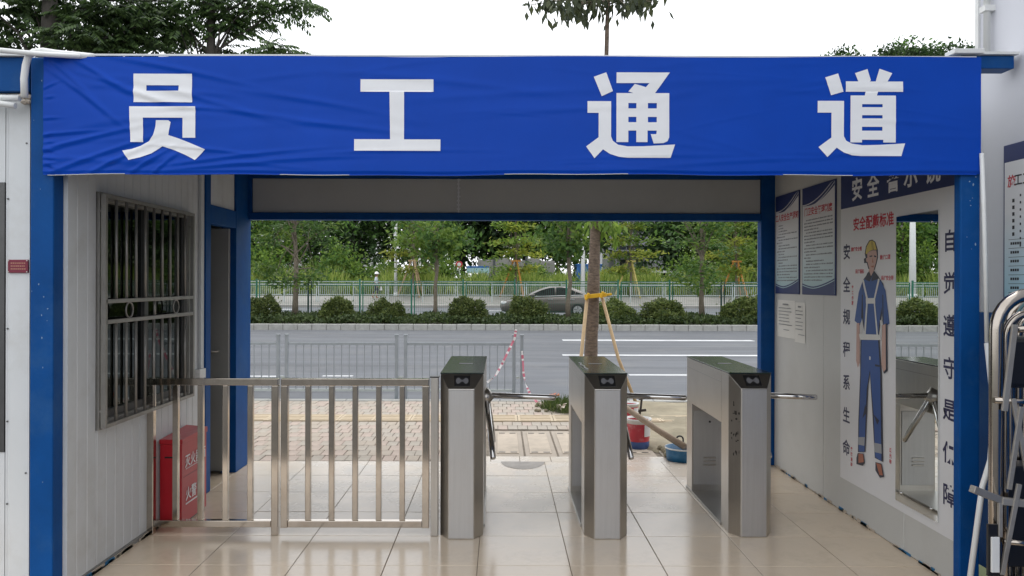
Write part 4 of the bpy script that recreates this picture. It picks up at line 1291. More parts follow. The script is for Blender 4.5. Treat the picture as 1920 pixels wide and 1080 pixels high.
# ================================================================== TURNSTILES
def make_turnstile(label):
    r_ = root('turnstile', (0, 0, 0), label, 'turnstile', 'tripod turnstiles')
    hw, H = .13, .975
    P = [(-.078, 0), (.078, 0), (hw, .085), (hw, .24), (-hw, .24), (-hw, .085)]
    T = [.895, .895, H, H, H, H]
    v = [(x, y, 0) for x, y in P] + [(x, y, t_) for (x, y), t_ in zip(P, T)]
    f = [(0, 1, 7, 6), (1, 2, 8, 7), (2, 3, 9, 8), (3, 4, 10, 9), (4, 5, 11, 10), (5, 0, 6, 11), (8, 9, 10, 11), (5, 4, 3, 2, 1, 0), (6, 7, 8, 11)]
    MB().add(v, f).build('front_column', M['steel'], r_, bevel=.003)
    MB().box(-.074, .074, -.004, -.0005, .006, .890).build('face_panel', M['steel_face'], r_, bevel=.0015, seg=1)
    # sloping brow with the card reader
    n_ = Vector((0, -(.08), .085)).normalized()
    def br(u, t_, lift):   # u across, t_ 0..1 up the slope
        return Vector((u, .085 * t_, .895 + .08 * t_)) + n_ * lift
    MB().add([br(-.078, .02, .001), br(.078, .02, .001), br(.128, .99, .001), br(-.128, .99, .001)], [(0, 1, 2, 3)]).build('brow', M['steel_dark'], r_)  # same steel as the column, toned darker to imitate the ceiling reflected in it
    cr_ = MB()
    a = [br(-.042, .18, .006), br(.05, .18, .006), br(.05, .86, .006), br(-.048, .86, .006)]
    b = [br(-.042, .18, .001), br(.05, .18, .001), br(.05, .86, .001), br(-.048, .86, .001)]
    cr_.add(a + b, [(0, 1, 2, 3), (0, 4, 5, 1), (1, 5, 6, 2), (2, 6, 7, 3), (3, 7, 4, 0)])
    rd = cr_.build('card_reader', M['black'], r_)
    for s, cx in ((1, -.020), (-1, .026)):
        ic = [br(cx + .015 * math.cos(t_) , .50 + .20 * math.sin(t_), .0072) for t_ in np.linspace(0, 2 * math.pi, 15)[:-1]]
        MB().poly(ic).build('reader_icon', M['reader'], rd)
        tip = cx + s * .026
        ic = [br(cx + s * .010, .62, .0074), br(cx + s * .010, .38, .0074), br(tip, .47, .0074), br(tip, .53, .0074)]
        if s < 0: ic = ic[::-1]
        MB().poly(ic[::-1]).build('reader_icon', M['reader'], rd)
    MB().box(-hw, hw, .2405, 1.15, .65, H - .001).build('housing', M['steel'], r_, bevel=.003)
    for s in (-1, 1):
        MB().box(s * hw - .0012, s * hw + .0012, .245, 1.145, .905, .909).build('housing_seam', M['steel_dark'], r_)
    MB().box(-hw - .002, hw + .002, .083, 1.155, H, H + .008).build('lid', M['lid'], r_, bevel=.002)
    MB().box(-.045, .045, .60, .64, H + .008, H + .0095).build('lid_display', M['black'], r_)
    bc = MB().box(-hw, hw, 1.0, 1.15, 0, .649).build('rear_column', M['steel'], r_, bevel=.003)
    dr = MB().box(-hw + .012, hw - .012, .994, .9995, .06, .60).build('service_door', M['steel_face'], r_, bevel=.001, seg=1)
    for k in range(3):
        MB().box(-.045, .045, .986, .9935, .20 + k * .026, .211 + k * .026).build('louvre', M['steel'], dr, bevel=.002, seg=1)
    MB().tube([(.0, .994, .52), (.0, .989, .52)], .008, 10).build('lock', M['black'], dr)
    MB().box(-hw - .006, hw + .006, .2405, 1.155, 0, .018).build('base_plate', M['steel_dark'], r_, bevel=.002)
    hub = Vector((hw, .55, .775))
    MB().tube([hub + Vector((-.02, 0, .02)), hub + Vector((.035, 0, -.035))], [.055, .045], 18).build('hub', M['steel'], r_)
    for d_ in (Vector((1, 0, -.035)), Vector((.10, -.60, -.79)), Vector((.10, .60, -.79))):
        d_.normalize()
        s0 = hub + Vector((.012, 0, .006)) + d_ * .02
        e0 = s0 + d_ * .44
        MB().tube([s0, e0 - d_ * .012, e0 - d_ * .003, e0], [.019, .019, .016, .010], 16).build('arm', M['chrome'], r_)
    return r_


t0 = make_turnstile('left turnstile, beside the steel barrier panels, one arm towards the middle one')
t0.location = (-.230, 4.64, 0)
t1 = copy_tree(t0); t1.location = (.643, 4.645, 0)
tag(t1, 'middle turnstile in front of the staked tree')
t2 = copy_tree(t0); t2.location = (1.532, 4.69, 0)
tag(t2, 'right turnstile, its arm reaching towards the postered wall')
sm2 = MB(); srng = random.Random(13)       # glue left by an old sticker on the left chamfer
for k in range(26):
    u_ = srng.choice((.25, .45, .62, .8)) + srng.uniform(-.05, .05); z = srng.choice((.80, .74, .70, .62, .585, .50)) + srng.uniform(-.012, .012)
    nrm = Vector((-.853, -.522, 0)); c = Vector((-.13 + .052 * u_, .085 * (1 - u_), z)) + nrm * .0012
    e = Vector((.522, -.853, 0)); a_ = srng.uniform(.003, .009); h_ = srng.uniform(.003, .014)
    sm2.poly([c + e * a_ * math.cos(t_) * srng.uniform(.6, 1.2) + Vector((0, 0, h_ * math.sin(t_) * srng.uniform(.6, 1.2))) for t_ in np.linspace(0, 2 * math.pi, 8)[:-1]])
ORG[t2.name] = Vector((0, 0, 0))
sm2.build('glue_residue', M['bark3'], t2)
o = MB().tube([(.538, 5.30, .986), (.545, 5.24, .990), (.532, 5.16, .988), (.548, 5.06, .990), (.540, 4.97, .989), (.556, 4.93, .986)], .004, 6).build('cable_scrap', M['white'])
tag(o, 'thin white cable scrap lying on top of the middle turnstile', 'cable')

# ================================================================== RED EXTINGUISHER BOX
rb = root('extinguisher_box', (-2.04, 5.05, 0), 'red fire extinguisher box standing against the white cabin wall behind the barrier', 'box')
bx0, bx1, by0, by1 = -2.122, -1.985, 4.86, 5.27
MB().box(bx0, bx1, by0, by1, 0.012, .515).build('body', M['red'], rb, bevel=.004)
ld = MB()
ld.add([(bx0 - .002, by0 - .006, .516), (bx1 + .006, by0 - .006, .516), (bx1 + .006, by1 + .004, .516), (bx0 - .002, by1 + .004, .516),
        (bx0 - .002, by0 - .006, .545), (bx1 + .006, by0 - .006, .545), (bx1 + .006, by1 + .004, .552), (bx0 - .002, by1 + .004, .562)],
       [(0, 3, 2, 1), (4, 5, 6, 7), (0, 1, 5, 4), (1, 2, 6, 5), (2, 3, 7, 6), (3, 0, 4, 7)])
ld.build('lid', M['red'], rb, bevel=.004)
MB().box(bx0 + .03, bx0 + .105, by0 - .002, by0 + .001, .428, .438).build('slot', M['black'], rb)
MB().box(bx1 - .001, bx1 + .0015, by0 + .03, by1 - .03, .30, .303).build('door_seam', M['maroon'], rb)
tm = MB()
text_on(tm, '灭火器箱', (bx1 + .003, 5.075, .395), (0, 1, 0), UZ, .085, .001)
text_on(tm, '火警119', (bx1 + .003, 5.07, .185), (0, 1, 0), UZ, .088, .001)
for z, sz in ((.345, .004), (.12, .010)):
    yv = by0 + .06
    while yv < by1 - .08:
        wv = random.uniform(.008, .02); tm.box(bx1 + .0018, bx1 + .0028, yv, yv + wv, z, z + sz); yv += wv + .004
tm.build('lettering', M['bletter'], rb)
MB().box(bx0 + .01, bx1 - .01, by0 + .02, by1 - .02, 0, .012).build('foot', M['black'], rb)

# ================================================================== FOLDED STEEL GATE AT THE RIGHT
fg = root('retractable_gate', (2.3, 3.25, 0), 'folded stainless steel retractable gate with arched tubes at the right edge', 'gate')


def arch(xl, xr, ztop, yv, rad, name):
    r_ = min(.15, (xr - xl) / 2); cx = (xl + xr) / 2
    pts = [(xl, yv, 0.02), (xl, yv, (ztop - r_) * .5)] + [(cx - r_ * math.cos(a), yv, ztop - r_ + r_ * math.sin(a)) for a in np.linspace(0, math.pi, 15)] + [(xr, yv, (ztop - r_) * .5), (xr, yv, 0.02)]
    return MB().tube(pts, rad, 14).build(name, M['gate_steel'], fg)


gY = 3.30
gx0 = W(1868, 700, gY).x
arch(gx0, gx0 + .30, W(0, 549, gY).z, gY, .0275, 'arch_tube')
arch(gx0 + .058, gx0 + .27, W(0, 585, gY).z, gY + .03, .017, 'inner_arch')
arch(gx0 + .20, gx0 + .50, W(0, 549, gY).z, gY + .22, .0245, 'arch_tube')
arch(gx0 + .258, gx0 + .47, W(0, 585, gY).z, gY + .25, .017, 'inner_arch')
arch(gx0 + .40, gx0 + .66, W(0, 549, gY).z, gY + .40, .0245, 'arch_tube')
for (a, b_, wd) in (((1884, 768), (1903, 606), .024), ((1893, 915), (1916, 760), .02), ((1900, 745), (1932, 905), .02), ((1880, 1075), (1912, 905), .02)):
    MB().bar(W(*a, gY - .045), W(*b_, gY - .055), wd, .012).build('scissor_bar', M['bar_steel'], fg, bevel=.002)
MB().tube([W(1864, 748, gY - .035), W(1960, 752, gY - .035)], .012, 12).build('pivot_rod', M['gate_steel'], fg)
MB().tube([W(1905, 615, gY - .025), W(1960, 612, gY - .025)], .014, 12).build('pivot_rod', M['gate_steel'], fg)
MB().tube([W(1882, 1012, gY - .035), W(1960, 1020, gY - .035)], .012, 12).build('pivot_rod', M['gate_steel'], fg)
MB().bar(W(1824, 914, gY - .07), W(1884, 938, gY - .03), .03, .03).build('cross_arm', M['bar_steel'], fg, bevel=.003)
MB().bar(W(1877, 936, gY - .04), W(1960, 945, gY - .04), .03, .03).build('cross_arm', M['bar_steel'], fg, bevel=.003)
MB().bar(W(1876, 940, gY - .045), W(1876, 1004, gY - .045), .016, .016).build('hanger', M['bar_steel'], fg, bevel=.002)
p = W(1859, 1004, gY - .05); q_ = W(1874, 1070, gY - .05)
MB().box(p.x, q_.x, gY - .058, gY - .048, q_.z, p.z).build('plate', M['white'], fg, bevel=.002)
MB().box(p.x - .008, q_.x + .012, gY - .046, gY - .032, q_.z - .02, p.z + .05).build('plate_bracket', M['black'], fg, bevel=.002)
MB().box(gx0 - .02, gx0 + .6, gY - .03, gY + .45, .0, .055).build('bottom_frame', M['steel_dark'], fg, bevel=.004)
MB().box(gx0 + .10, gx0 + .40, gY + .08, gY + .20, .30, .74).build('motor_box', M['black'], fg, bevel=.006)
MB().box(gx0 + .085, gx0 + .25, gY + .06, gY + .19, 1.08, 1.30).build('drive_cover', M['black'], fg, bevel=.02)

# ================================================================== THINGS ON THE PAVEMENT
# municipal railing on the near kerb
RYr = 10.32
rl = root('kerb_railing', (-2.2, RYr, RZ), 'low grey picket railing along the near edge of the road', 'railing')
def railsec(pa, pb):
    xa, xb = (pa - VX) * RYr / F, (pb - VX) * RYr / F
    zt, zb = W(0, 648, RYr).z, W(0, 732, RYr).z
    MB().box(xa, xb, RYr - .012, RYr + .012, zt, zt + .035).build('top_rail', M['greymetal'], rl)
    MB().box(xa, xb, RYr - .012, RYr + .012, zb - .015, zb + .015).build('bottom_rail', M['palemetal'], rl)
    n = int((xb - xa) / .095)
    for k in range(1, n):
        x = xa + (xb - xa) * k / n
        MB().box(x - .006, x + .006, RYr - .006, RYr + .006, zb + .016, zt - .001).build('picket', M['greymetal'], rl)
def railpost(px):
    x = (px - VX) * RYr / F
    MB().box(x - .022, x + .022, RYr - .022, RYr + .022, RZ, W(0, 630, RYr).z).build('post', M['greymetal'], rl, bevel=.004, seg=1)
    MB().box(x - .028, x + .028, RYr - .028, RYr + .028, W(0, 630, RYr).z, W(0, 627.5, RYr).z).build('post_cap', M['greymetal'], rl)
for a, b_ in ((80, 300), (322, 519), (541, 741), (764, 961)): railsec(a, b_)
for p_ in (302, 320, 522, 538, 744, 761, 964, 979): railpost(p_)
for a, b_ in ((526, 535), (748, 757), (968, 975)):
    xa, xb = (a - VX) * RYr / F, (b_ - VX) * RYr / F
    MB().box(xa, xb, RYr - .008, RYr + .008, .26, .285).build('post_link', M['palemetal'], rl)

# caution tape, two loose lengths
def ribbon(pts, wd, name, label, seed):
    rg = random.Random(seed)
    P = [Vector(p) for p in pts]
    out = []
    for i in range(len(P) - 1):
        for k in range(6): out.append(P[i].lerp(P[i + 1], k / 6))
    out.append(P[-1])
    mb = MB(); tw_ = 0
    rows = []
    for i, p in enumerate(out):
        d = (out[min(i + 1, len(out) - 1)] - out[max(i - 1, 0)]).normalized()
        tw_ += rg.uniform(-.5, .5)
        s_ = Vector((math.cos(tw_), math.sin(tw_), .2)); s_ = (s_ - d * s_.dot(d)).normalized() * wd / 2
        rows.append((p - s_, p + s_))
    for i in range(len(out) - 1):
        a, b_ = rows[i]; c, d = rows[i + 1]
        mb.add([a, b_, d, c], [(0, 1, 2, 3)], 0 if rg.random() < .58 else 1, True)
    return tag(mb.build(name, [M['tape_w'], M['tape_r']]), label, 'tape', 'loose caution tape by the kerb railing')


rY = 10.2
ribbon([W(968, 617, rY), W(965, 635, rY), W(955, 655, rY - .02), W(943, 680, rY - .03), W(931, 702, rY - .05), W(925, 709, rY - .05), W(914, 717, rY - .1)], .032, 'caution_tape', 'red and white tape hanging from the railing post down to the left', 1)
ribbon([W(979, 658, rY), W(981, 680, rY), W(982, 700, rY - .03), W(986, 720, rY - .06), W(995, 740, rY - .1), W(1008, 754, 9.95)], .032, 'caution_tape', 'red and white tape hanging from the railing post down to the right', 2)

# planted tree with stakes
TXc, TYc = 1.135, 9.55
tr = root('street_tree', (TXc, TYc, 0), 'young staked street tree rising behind the middle turnstile', 'tree')
mb = MB()
tp = []; trd = []
trng = random.Random(4)
for py, px, wpx in ((765, 1104, 29), (720, 1106, 27), (660, 1108.5, 25), (610, 1110, 24), (560, 1112, 23.5), (510, 1113.5, 22), (460, 1115, 20), (410, 1117, 18), (330, 1122, 15), (250, 1128, 13), (180, 1132, 11), (100, 1136, 8.5), (50, 1137, 8), (0, 1139, 7.5), (-70, 1141, 6.5), (-150, 1140, 5), (-230, 1140, 3)):
    tp.append(W(px, py, TYc)); trd.append(wpx / 2 * TYc / F)
P2 = []; R2 = []
for i in range(len(tp) - 1):
    for k in range(5):
        P2.append(tp[i].lerp(tp[i + 1], k / 5)); rr = trd[i] + (trd[i + 1] - trd[i]) * k / 5
        R2.append(rr * (1 + trng.uniform(-.05, .06)))
P2.append(tp[-1]); R2.append(trd[-1])
mb.tube(P2, R2, 14).build('trunk', M['bark'], tr)
# branches and long hanging leaves
bmb = MB(); LC = []; LD = []; LN = []; LL = []; LW = []
lrng = np.random.default_rng(9)
def branch(s, e, r0, nl, sag=.0, cluster=0.16):
    s = Vector(s); e = Vector(e)
    m = s.lerp(e, .55) + Vector((0, 0, .05 + sag))
    bmb.tube([s, m, e], [r0, r0 * .7, r0 * .3], 6, cap=False)
    for k in range(int(nl * 1.6)):
        t_ = lrng.random() ** .6
        c = s.lerp(m, t_ * 2) if t_ < .5 else m.lerp(e, t_ * 2 - 1)
        c = c + Vector(lrng.normal(size=3) * cluster * .45)
        LC.append(c[:]); d = lrng.normal(size=3) * .45 + np.array([0, 0, -1.0]); LD.append(d)
        LN.append(lrng.normal(size=3)); LL.append(lrng.uniform(.11, .20)); LW.append(lrng.uniform(.045, .072))
for (px0, py0, px1, py1, dy, nl) in ((1139, 10, 1085, -2, -.3, 26), (1138, 14, 1010, 2, .0, 30), (1139, 5, 985, 10, .25, 26), (1139, 0, 1060, 22, -.4, 34), (1139, 8, 1200, 0, .2, 30), (1139, 2, 1225, 4, -.2, 26), (1139, 0, 1232, -10, .1, 24), (1140, -10, 1010, -25, .2, 30), (1139, 2, 1075, 18, .4, 26), (1139, -5, 1170, 8, -.35, 18),
                                       (1140, -60, 1050, -70, .3, 40), (1140, -60, 1230, -80, -.3, 40), (1140, -110, 1080, -150, .3, 40), (1140, -110, 1210, -160, -.2, 40), (1140, -160, 1140, -230, .1, 40), (1140, -60, 1130, -90, -.7, 30), (1140, -80, 1150, -100, .7, 30)):
    branch(W(px0, py0, TYc), W(px1, py1, TYc + dy), .012, nl)
for (px1, py1, dy, nl) in ((1095, 104, .0, 5), (1075, 106, .1, 3)):
    branch(W(1134, 150, TYc), W(px1, py1, TYc + dy), .006, nl, cluster=.08)
for (px1, py1, dy, nl) in ((1146, 425, -.2, 16), (1152, 440, -.1, 14), (1158, 425, .1, 12), (1104, 428, -.2, 7), (1150, 395, .2, 16)):
    branch(W(1117, 405, TYc), W(px1, py1, TYc + dy), .008, nl, cluster=.11)
bmb.build('branches', M['bark2'], tr)
C_ = np.array(LC) - np.array([TXc, TYc, 0])
me = leaves_mesh('leaves', C_, np.array(LD), np.array(LN), np.array(LL), np.array(LW), [LF['hang'], LF['bright']], mi=(np.array(LC)[:, 2] < 3.2).astype(int))
link('crown', me, tr)
# stakes and straps
sk = root('tree_stake_tripod', (TXc, TYc, 0), 'pale timber stakes strapped with yellow webbing round the tree trunk', 'stakes')
MB().tube([W(1101, 556, TYc - .1), W(1088, 690, TYc - .3), W(1080, 772, TYc - .42)], .022, 10).build('stake', M['wood'], sk)
MB().tube([W(1128, 553, TYc - .08), W(1160, 672, TYc - .2), W(1196, 762, TYc - .28)], .020, 10).build('stake', M['wood'], sk)
MB().tube([W(1112, 556, TYc + .12), W(1109, 700, TYc + .45), W(1107, 738, TYc + .6)], .020, 10).build('stake', M['wood'], sk)
MB().bar(W(1096, 556, TYc - .13), W(1137, 552, TYc - .13), .035, .05).build('strap', M['yellow'], sk, bevel=.006)
MB().bar(W(1122, 554, TYc + .13), W(1147, 551, TYc + .13), .03, .03).build('strap', M['yellow'], sk, bevel=.006)
MB().bar(W(1098, 562, TYc - .16), W(1104, 549, TYc - .16), .04, .03).build('knot', M['yellow'], sk, bevel=.008)
MB().bar(W(1126, 558, TYc - .16), W(1131, 546, TYc - .16), .04, .03).build('knot', M['yellow'], sk, bevel=.008)
# planting pit: soil, grass, litter
MB().lathe((1.05, 9.55, -.012), [(.52, -.01), (.50, .012), (.3, .05), (.0, .06)], 28).build('planting_pit', M['soil'])
tag(bpy.data.objects['planting_pit'], kind='structure')
n = 2600
gr_ = np.random.default_rng(3)
rr_ = np.sqrt(gr_.random(n)) * .52; aa = gr_.random(n) * 6.283
gc = np.stack([1.03 + rr_ * np.cos(aa) * 1.05, 9.5 + rr_ * np.sin(aa), .03 * (1 - rr_ / .5)], 1)
gd = gr_.normal(size=(n, 3)) * .55 + np.array([0, 0, 1.0])
tag(link('grass_tuft', leaves_mesh('grass_tuft', gc, gd, gr_.normal(size=(n, 3)), gr_.uniform(.05, .16, n), .009, LF['grass'])), kind='stuff')
for (px, py, sx, mt, lab) in ((1038, 741, .09, 'litter', 'crumpled orange litter on the grass beside the tree'), (1056, 763, .07, 'litter_w', 'crumpled pale litter at the front of the tree pit')):
    p = G(px, py + 6, .03); mb = MB()
    for k in range(7):
        c = p + Vector((random.uniform(-sx, sx), random.uniform(-.05, .05), random.uniform(.02, .06)))
        v = [c + Vector((random.uniform(-.05, .05), random.uniform(-.04, .04), random.uniform(-.03, .035))) for _ in range(4)]
        mb.add(v, [(0, 1, 2), (0, 2, 3), (0, 3, 1), (1, 3, 2)])
    tag(mb.build('litter', M[mt]), lab, 'litter')
mb = MB()
for k in range(26):
    p = G(random.uniform(1005, 1075), random.uniform(757, 772), .005); mb.lathe((p.x, p.y, p.z), [(.001, .03), (.02, .022), (.028, .004), (.02, -.004)], 7)
tag(mb.build('pit_rubble', M['sand']), kind='stuff')


def bucket(px, py, h, r, label, withblue, h2=None):
    p = G(px, py)
    r_ = root('paint_bucket', p, label, 'bucket', 'paint buckets by the tree')
    if withblue:
        MB().lathe(p, [(0, .0), (r * .86, 0), (r * .89, h * .24)], 26).build('blue_foot', M['bucket_b'], r_)
    z0 = h * .245 if withblue else 0
    MB().lathe(p, [(r * .89, z0), (r * .97, h * .93)], 26).build('body', M['bucket_r'], r_)
    MB().lathe(p, [(r * .97, h * .93), (r * 1.05, h * .935), (r * 1.05, h), (r * 1.0, h), (r * .95, h * .8), (0, h * .78)], 26).build('rim', M['white'], r_)
    lb = MB()
    for k in range(8):
        a0 = -1.20 + k * .16; a1 = a0 + .16; q = 1.012
        lb.add([(p.x + r * .93 * q * math.cos(a0), p.y + r * .93 * q * math.sin(a0), h * .42), (p.x + r * .93 * q * math.cos(a1), p.y + r * .93 * q * math.sin(a1), h * .42),
                (p.x + r * .965 * q * math.cos(a1), p.y + r * .965 * q * math.sin(a1), h * .82), (p.x + r * .965 * q * math.cos(a0), p.y + r * .965 * q * math.sin(a0), h * .82)], [(0, 1, 2, 3)], 0, True)
    lb.build('label_patch', M['tape_w'], r_)
    hd = [(p.x + r * 1.06 * math.cos(a), p.y - r * .25 - .02 * math.sin(a), h * .88 - r * .75 * math.sin(a)) for a in np.linspace(0, math.pi, 13)]
    MB().tube(hd, .003, 6).build('handle', M['steel'], r_)
    return r_


bucket(1197, 838, .275, .118, 'front red paint bucket with white rim and blue foot behind the middle turnstile', True)
bucket(1180, 800, .26, .10, 'rear red paint bucket with white lid, farther than the blue footed one', False)
sp = G(1205, 790)
sv = root('shovel', sp, 'dark iron digging tool standing upright behind the paint buckets', 'tool')
MB().tube([W(1197, 797, sp.y), W(1202, 765, sp.y), W(1204, 745, sp.y)], .012, 8).build('shaft', M['bark3'], sv)
MB().bar(W(1196, 770, sp.y), W(1212, 768, sp.y), .025, .025).build('crossbar', M['bark3'], sv)
MB().bar(W(1198, 746, sp.y), W(1208, 744, sp.y), .04, .04).build('head', M['bark3'], sv)
# blue basin with hook and timber pole
bp = G(1279, 861)
bs = root('basin', bp, 'blue paint basin at the end of the timber pole beside the right turnstile', 'basin')
MB().lathe(bp, [(0, .0), (.128, 0), (.133, .05), (.137, .112), (.14, .114), (.130, .114), (.118, .03), (0, .025)], 26).build('body', M['tray_b'], bs)
MB().lathe(bp, [(.138, .100), (.146, .104), (.144, .114), (.134, .112)], 26).build('rim', M['white'], bs)
c = bp + Vector((.0, .03, .10))
MB().tube([c + Vector((.02, 0, -.06)), c + Vector((.02, 0, .07))] + [c + Vector((-.01 + .03 * math.cos(a), 0, .07 + .03 * math.sin(a))) for a in np.linspace(0.2, math.pi, 8)] + [c + Vector((-.04, 0, .035))], .007, 8).build('iron_hook', M['black'], bs)
o = MB().tube([W(1150, 748, 7.02), W(1235, 806, 6.86), W(1287, 838.5, 6.64)], [.024, .027, .031], 14).build('timber_pole', M['oldwood']); tag(o, 'weathered round timber pole leaning from the buckets to the blue basin', 'pole')
o = MB().tube([W(1285, 837.5, 6.668), W(1288, 839, 6.645)], .022, 14); 
mb = MB(); rg = random.Random(2)
for k in range(9):
    p = G(rg.uniform(1238, 1256), rg.uniform(842, 856), .0)
    mb.lathe((p.x, p.y, p.z), [(.001, .05), (.025, .035), (.03, .01), (.02, 0)], 7)
tag(mb.build('rubble_heap', M['sand']), kind='stuff')

# ================================================================== MEDIAN PLANTING
MY = 28.3
n = 42000
cr_ = np.random.default_rng(12)
gc = np.stack([cr_.uniform(-14, 22, n), 27.15 + cr_.random(n) * 3.4, .06 + cr_.random(n) * .26], 1)
gc[:, 2] += .07 * np.sin(gc[:, 0] * 3.3) * np.sin(gc[:, 0] * 1.1 + 2)
tag(link('ground_cover', leaves_mesh('ground_cover', gc, unit(n, cr_) + np.array([0, 0, .5]), unit(n, cr_) + np.array([0, 0, .8]), cr_.uniform(.09, .17, n), .07, LF['cover'])), kind='stuff')

bush_var = []
for s in range(3):
    rng = np.random.default_rng(40 + s)
    n = 5200
    u = unit(n, rng); u[:, 2] = np.abs(u[:, 2]) * .98 + .0
    rad = (0.72 + .28 * rng.random(n) ** .4) * (1 + .10 * np.sin(u[:, 0] * 7 + s) * np.sin(u[:, 1] * 6) + .06 * np.sin(u[:, 2] * 11 + 3 * u[:, 0]))
    p = u * rad[:, None] * np.array([.64, .60, .88])
    lump = 1 + .16 * np.sin(u[:, 0] * 4.1 + s * 2) * np.cos(u[:, 1] * 3.3 + s) + .10 * np.sin(u[:, 2] * 5 + u[:, 0] * 6 + s)
    p *= lump[:, None]
    tw = rng.random(n) < .05; p[tw] *= rng.uniform(1.04, 1.22, (tw.sum(), 1))
    low = p[:, 2] < .35
    p[low, :2] *= (.78 + .22 * p[low, 2] / .35)[:, None]
    bush_var.append(leaves_mesh('foliage', p, unit(n, rng) + u * .9, unit(n, rng) + u, rng.uniform(.07, .14, n), rng.uniform(.035, .06, n), LF['bush']))
stem_me = None
bush_px = [(488, 36, 'round clipped bush at the left end of the median, cut by the blue post'),
           (634, 35, 'round clipped bush just left of the one below the walking worker'),
           (725, 34, 'round clipped bush below the worker in the white helmet'),
           (878, 34, 'round clipped bush left of the dark car nose'),
           (986, 38, 'round clipped bush covering the front wheel of the dark car'),
           (1150, 37, 'round clipped bush partly behind the staked tree trunk'),
           (1245, 43, 'widest round clipped bush, left of the tiered median tree'),
           (1402, 42, 'round clipped bush at the right end of the median view'),
           (394, 44, 'round clipped bush seen only as the reflection in the tall wall mirror'),
           (300, 40, 'round clipped bush at the left edge of the wall mirror reflection')]
for i, (px, half, lab) in enumerate(bush_px):
    b = root('round_bush', ((px - VX) * MY / F, MY, .06), lab, 'bush', 'round bushes on the median')
    sc_ = half * MY / F / .66
    o = link('foliage', bush_var[i % 3], b); o.rotation_euler.z = i * 1.3; o.scale = (sc_ * (1.06 + .08 * math.sin(i * 2.7)), sc_, .98 + .10 * math.sin(i * 1.9 + 1))
    mb = MB()
    for k in range(4):
        mb.tube([(b.location.x + .03 * k - .05, MY, .06), (b.location.x + (k - 1.5) * .14, MY + (k % 2 - .5) * .2, .5)], [.02, .008], 6)
    mb.build('stems', M['bark3'], b)

# green mesh fence along the median
GY = 30.5
gf = root('mesh_fence', (0, GY, .06), 'green welded mesh fence running behind the median bushes', 'fence')
gp_ = 96.5 * GY / F
for k in range(-9, 16):
    px = 578 + 96.8 * k
    x = (px - VX) * GY / F
    dark = k in (0, 8)
    MB().box(x - .03, x + .03, GY - .03, GY + .03, .04, 1.66).build('post', M['darkgreenmetal' if dark else 'greenmetal'], gf)
    MB().box(x + .10, x + .14, GY - .02, GY + .02, .04, 1.58).build('panel_edge', M['darkgreenmetal' if dark else 'greenmetal'], gf)
    mb = MB(); x1 = x + 96.8 * GY / F
    xx = x + .20
    while xx < x1 - .04:
        mb.box(xx - .003, xx + .003, GY - .003, GY + .003, .16, 1.58); xx += .075
    for z in (.16, .4, .7, 1.0, 1.3, 1.40, 1.49, 1.58):
        mb.box(x + .14, x1, GY + .004, GY + .010, z - (.003 if z < 1.35 else .014), z + (.003 if z < 1.35 else .014))
    o = mb.build('wire_mesh', M['greenmetal'], gf); o['kind'] = 'stuff'


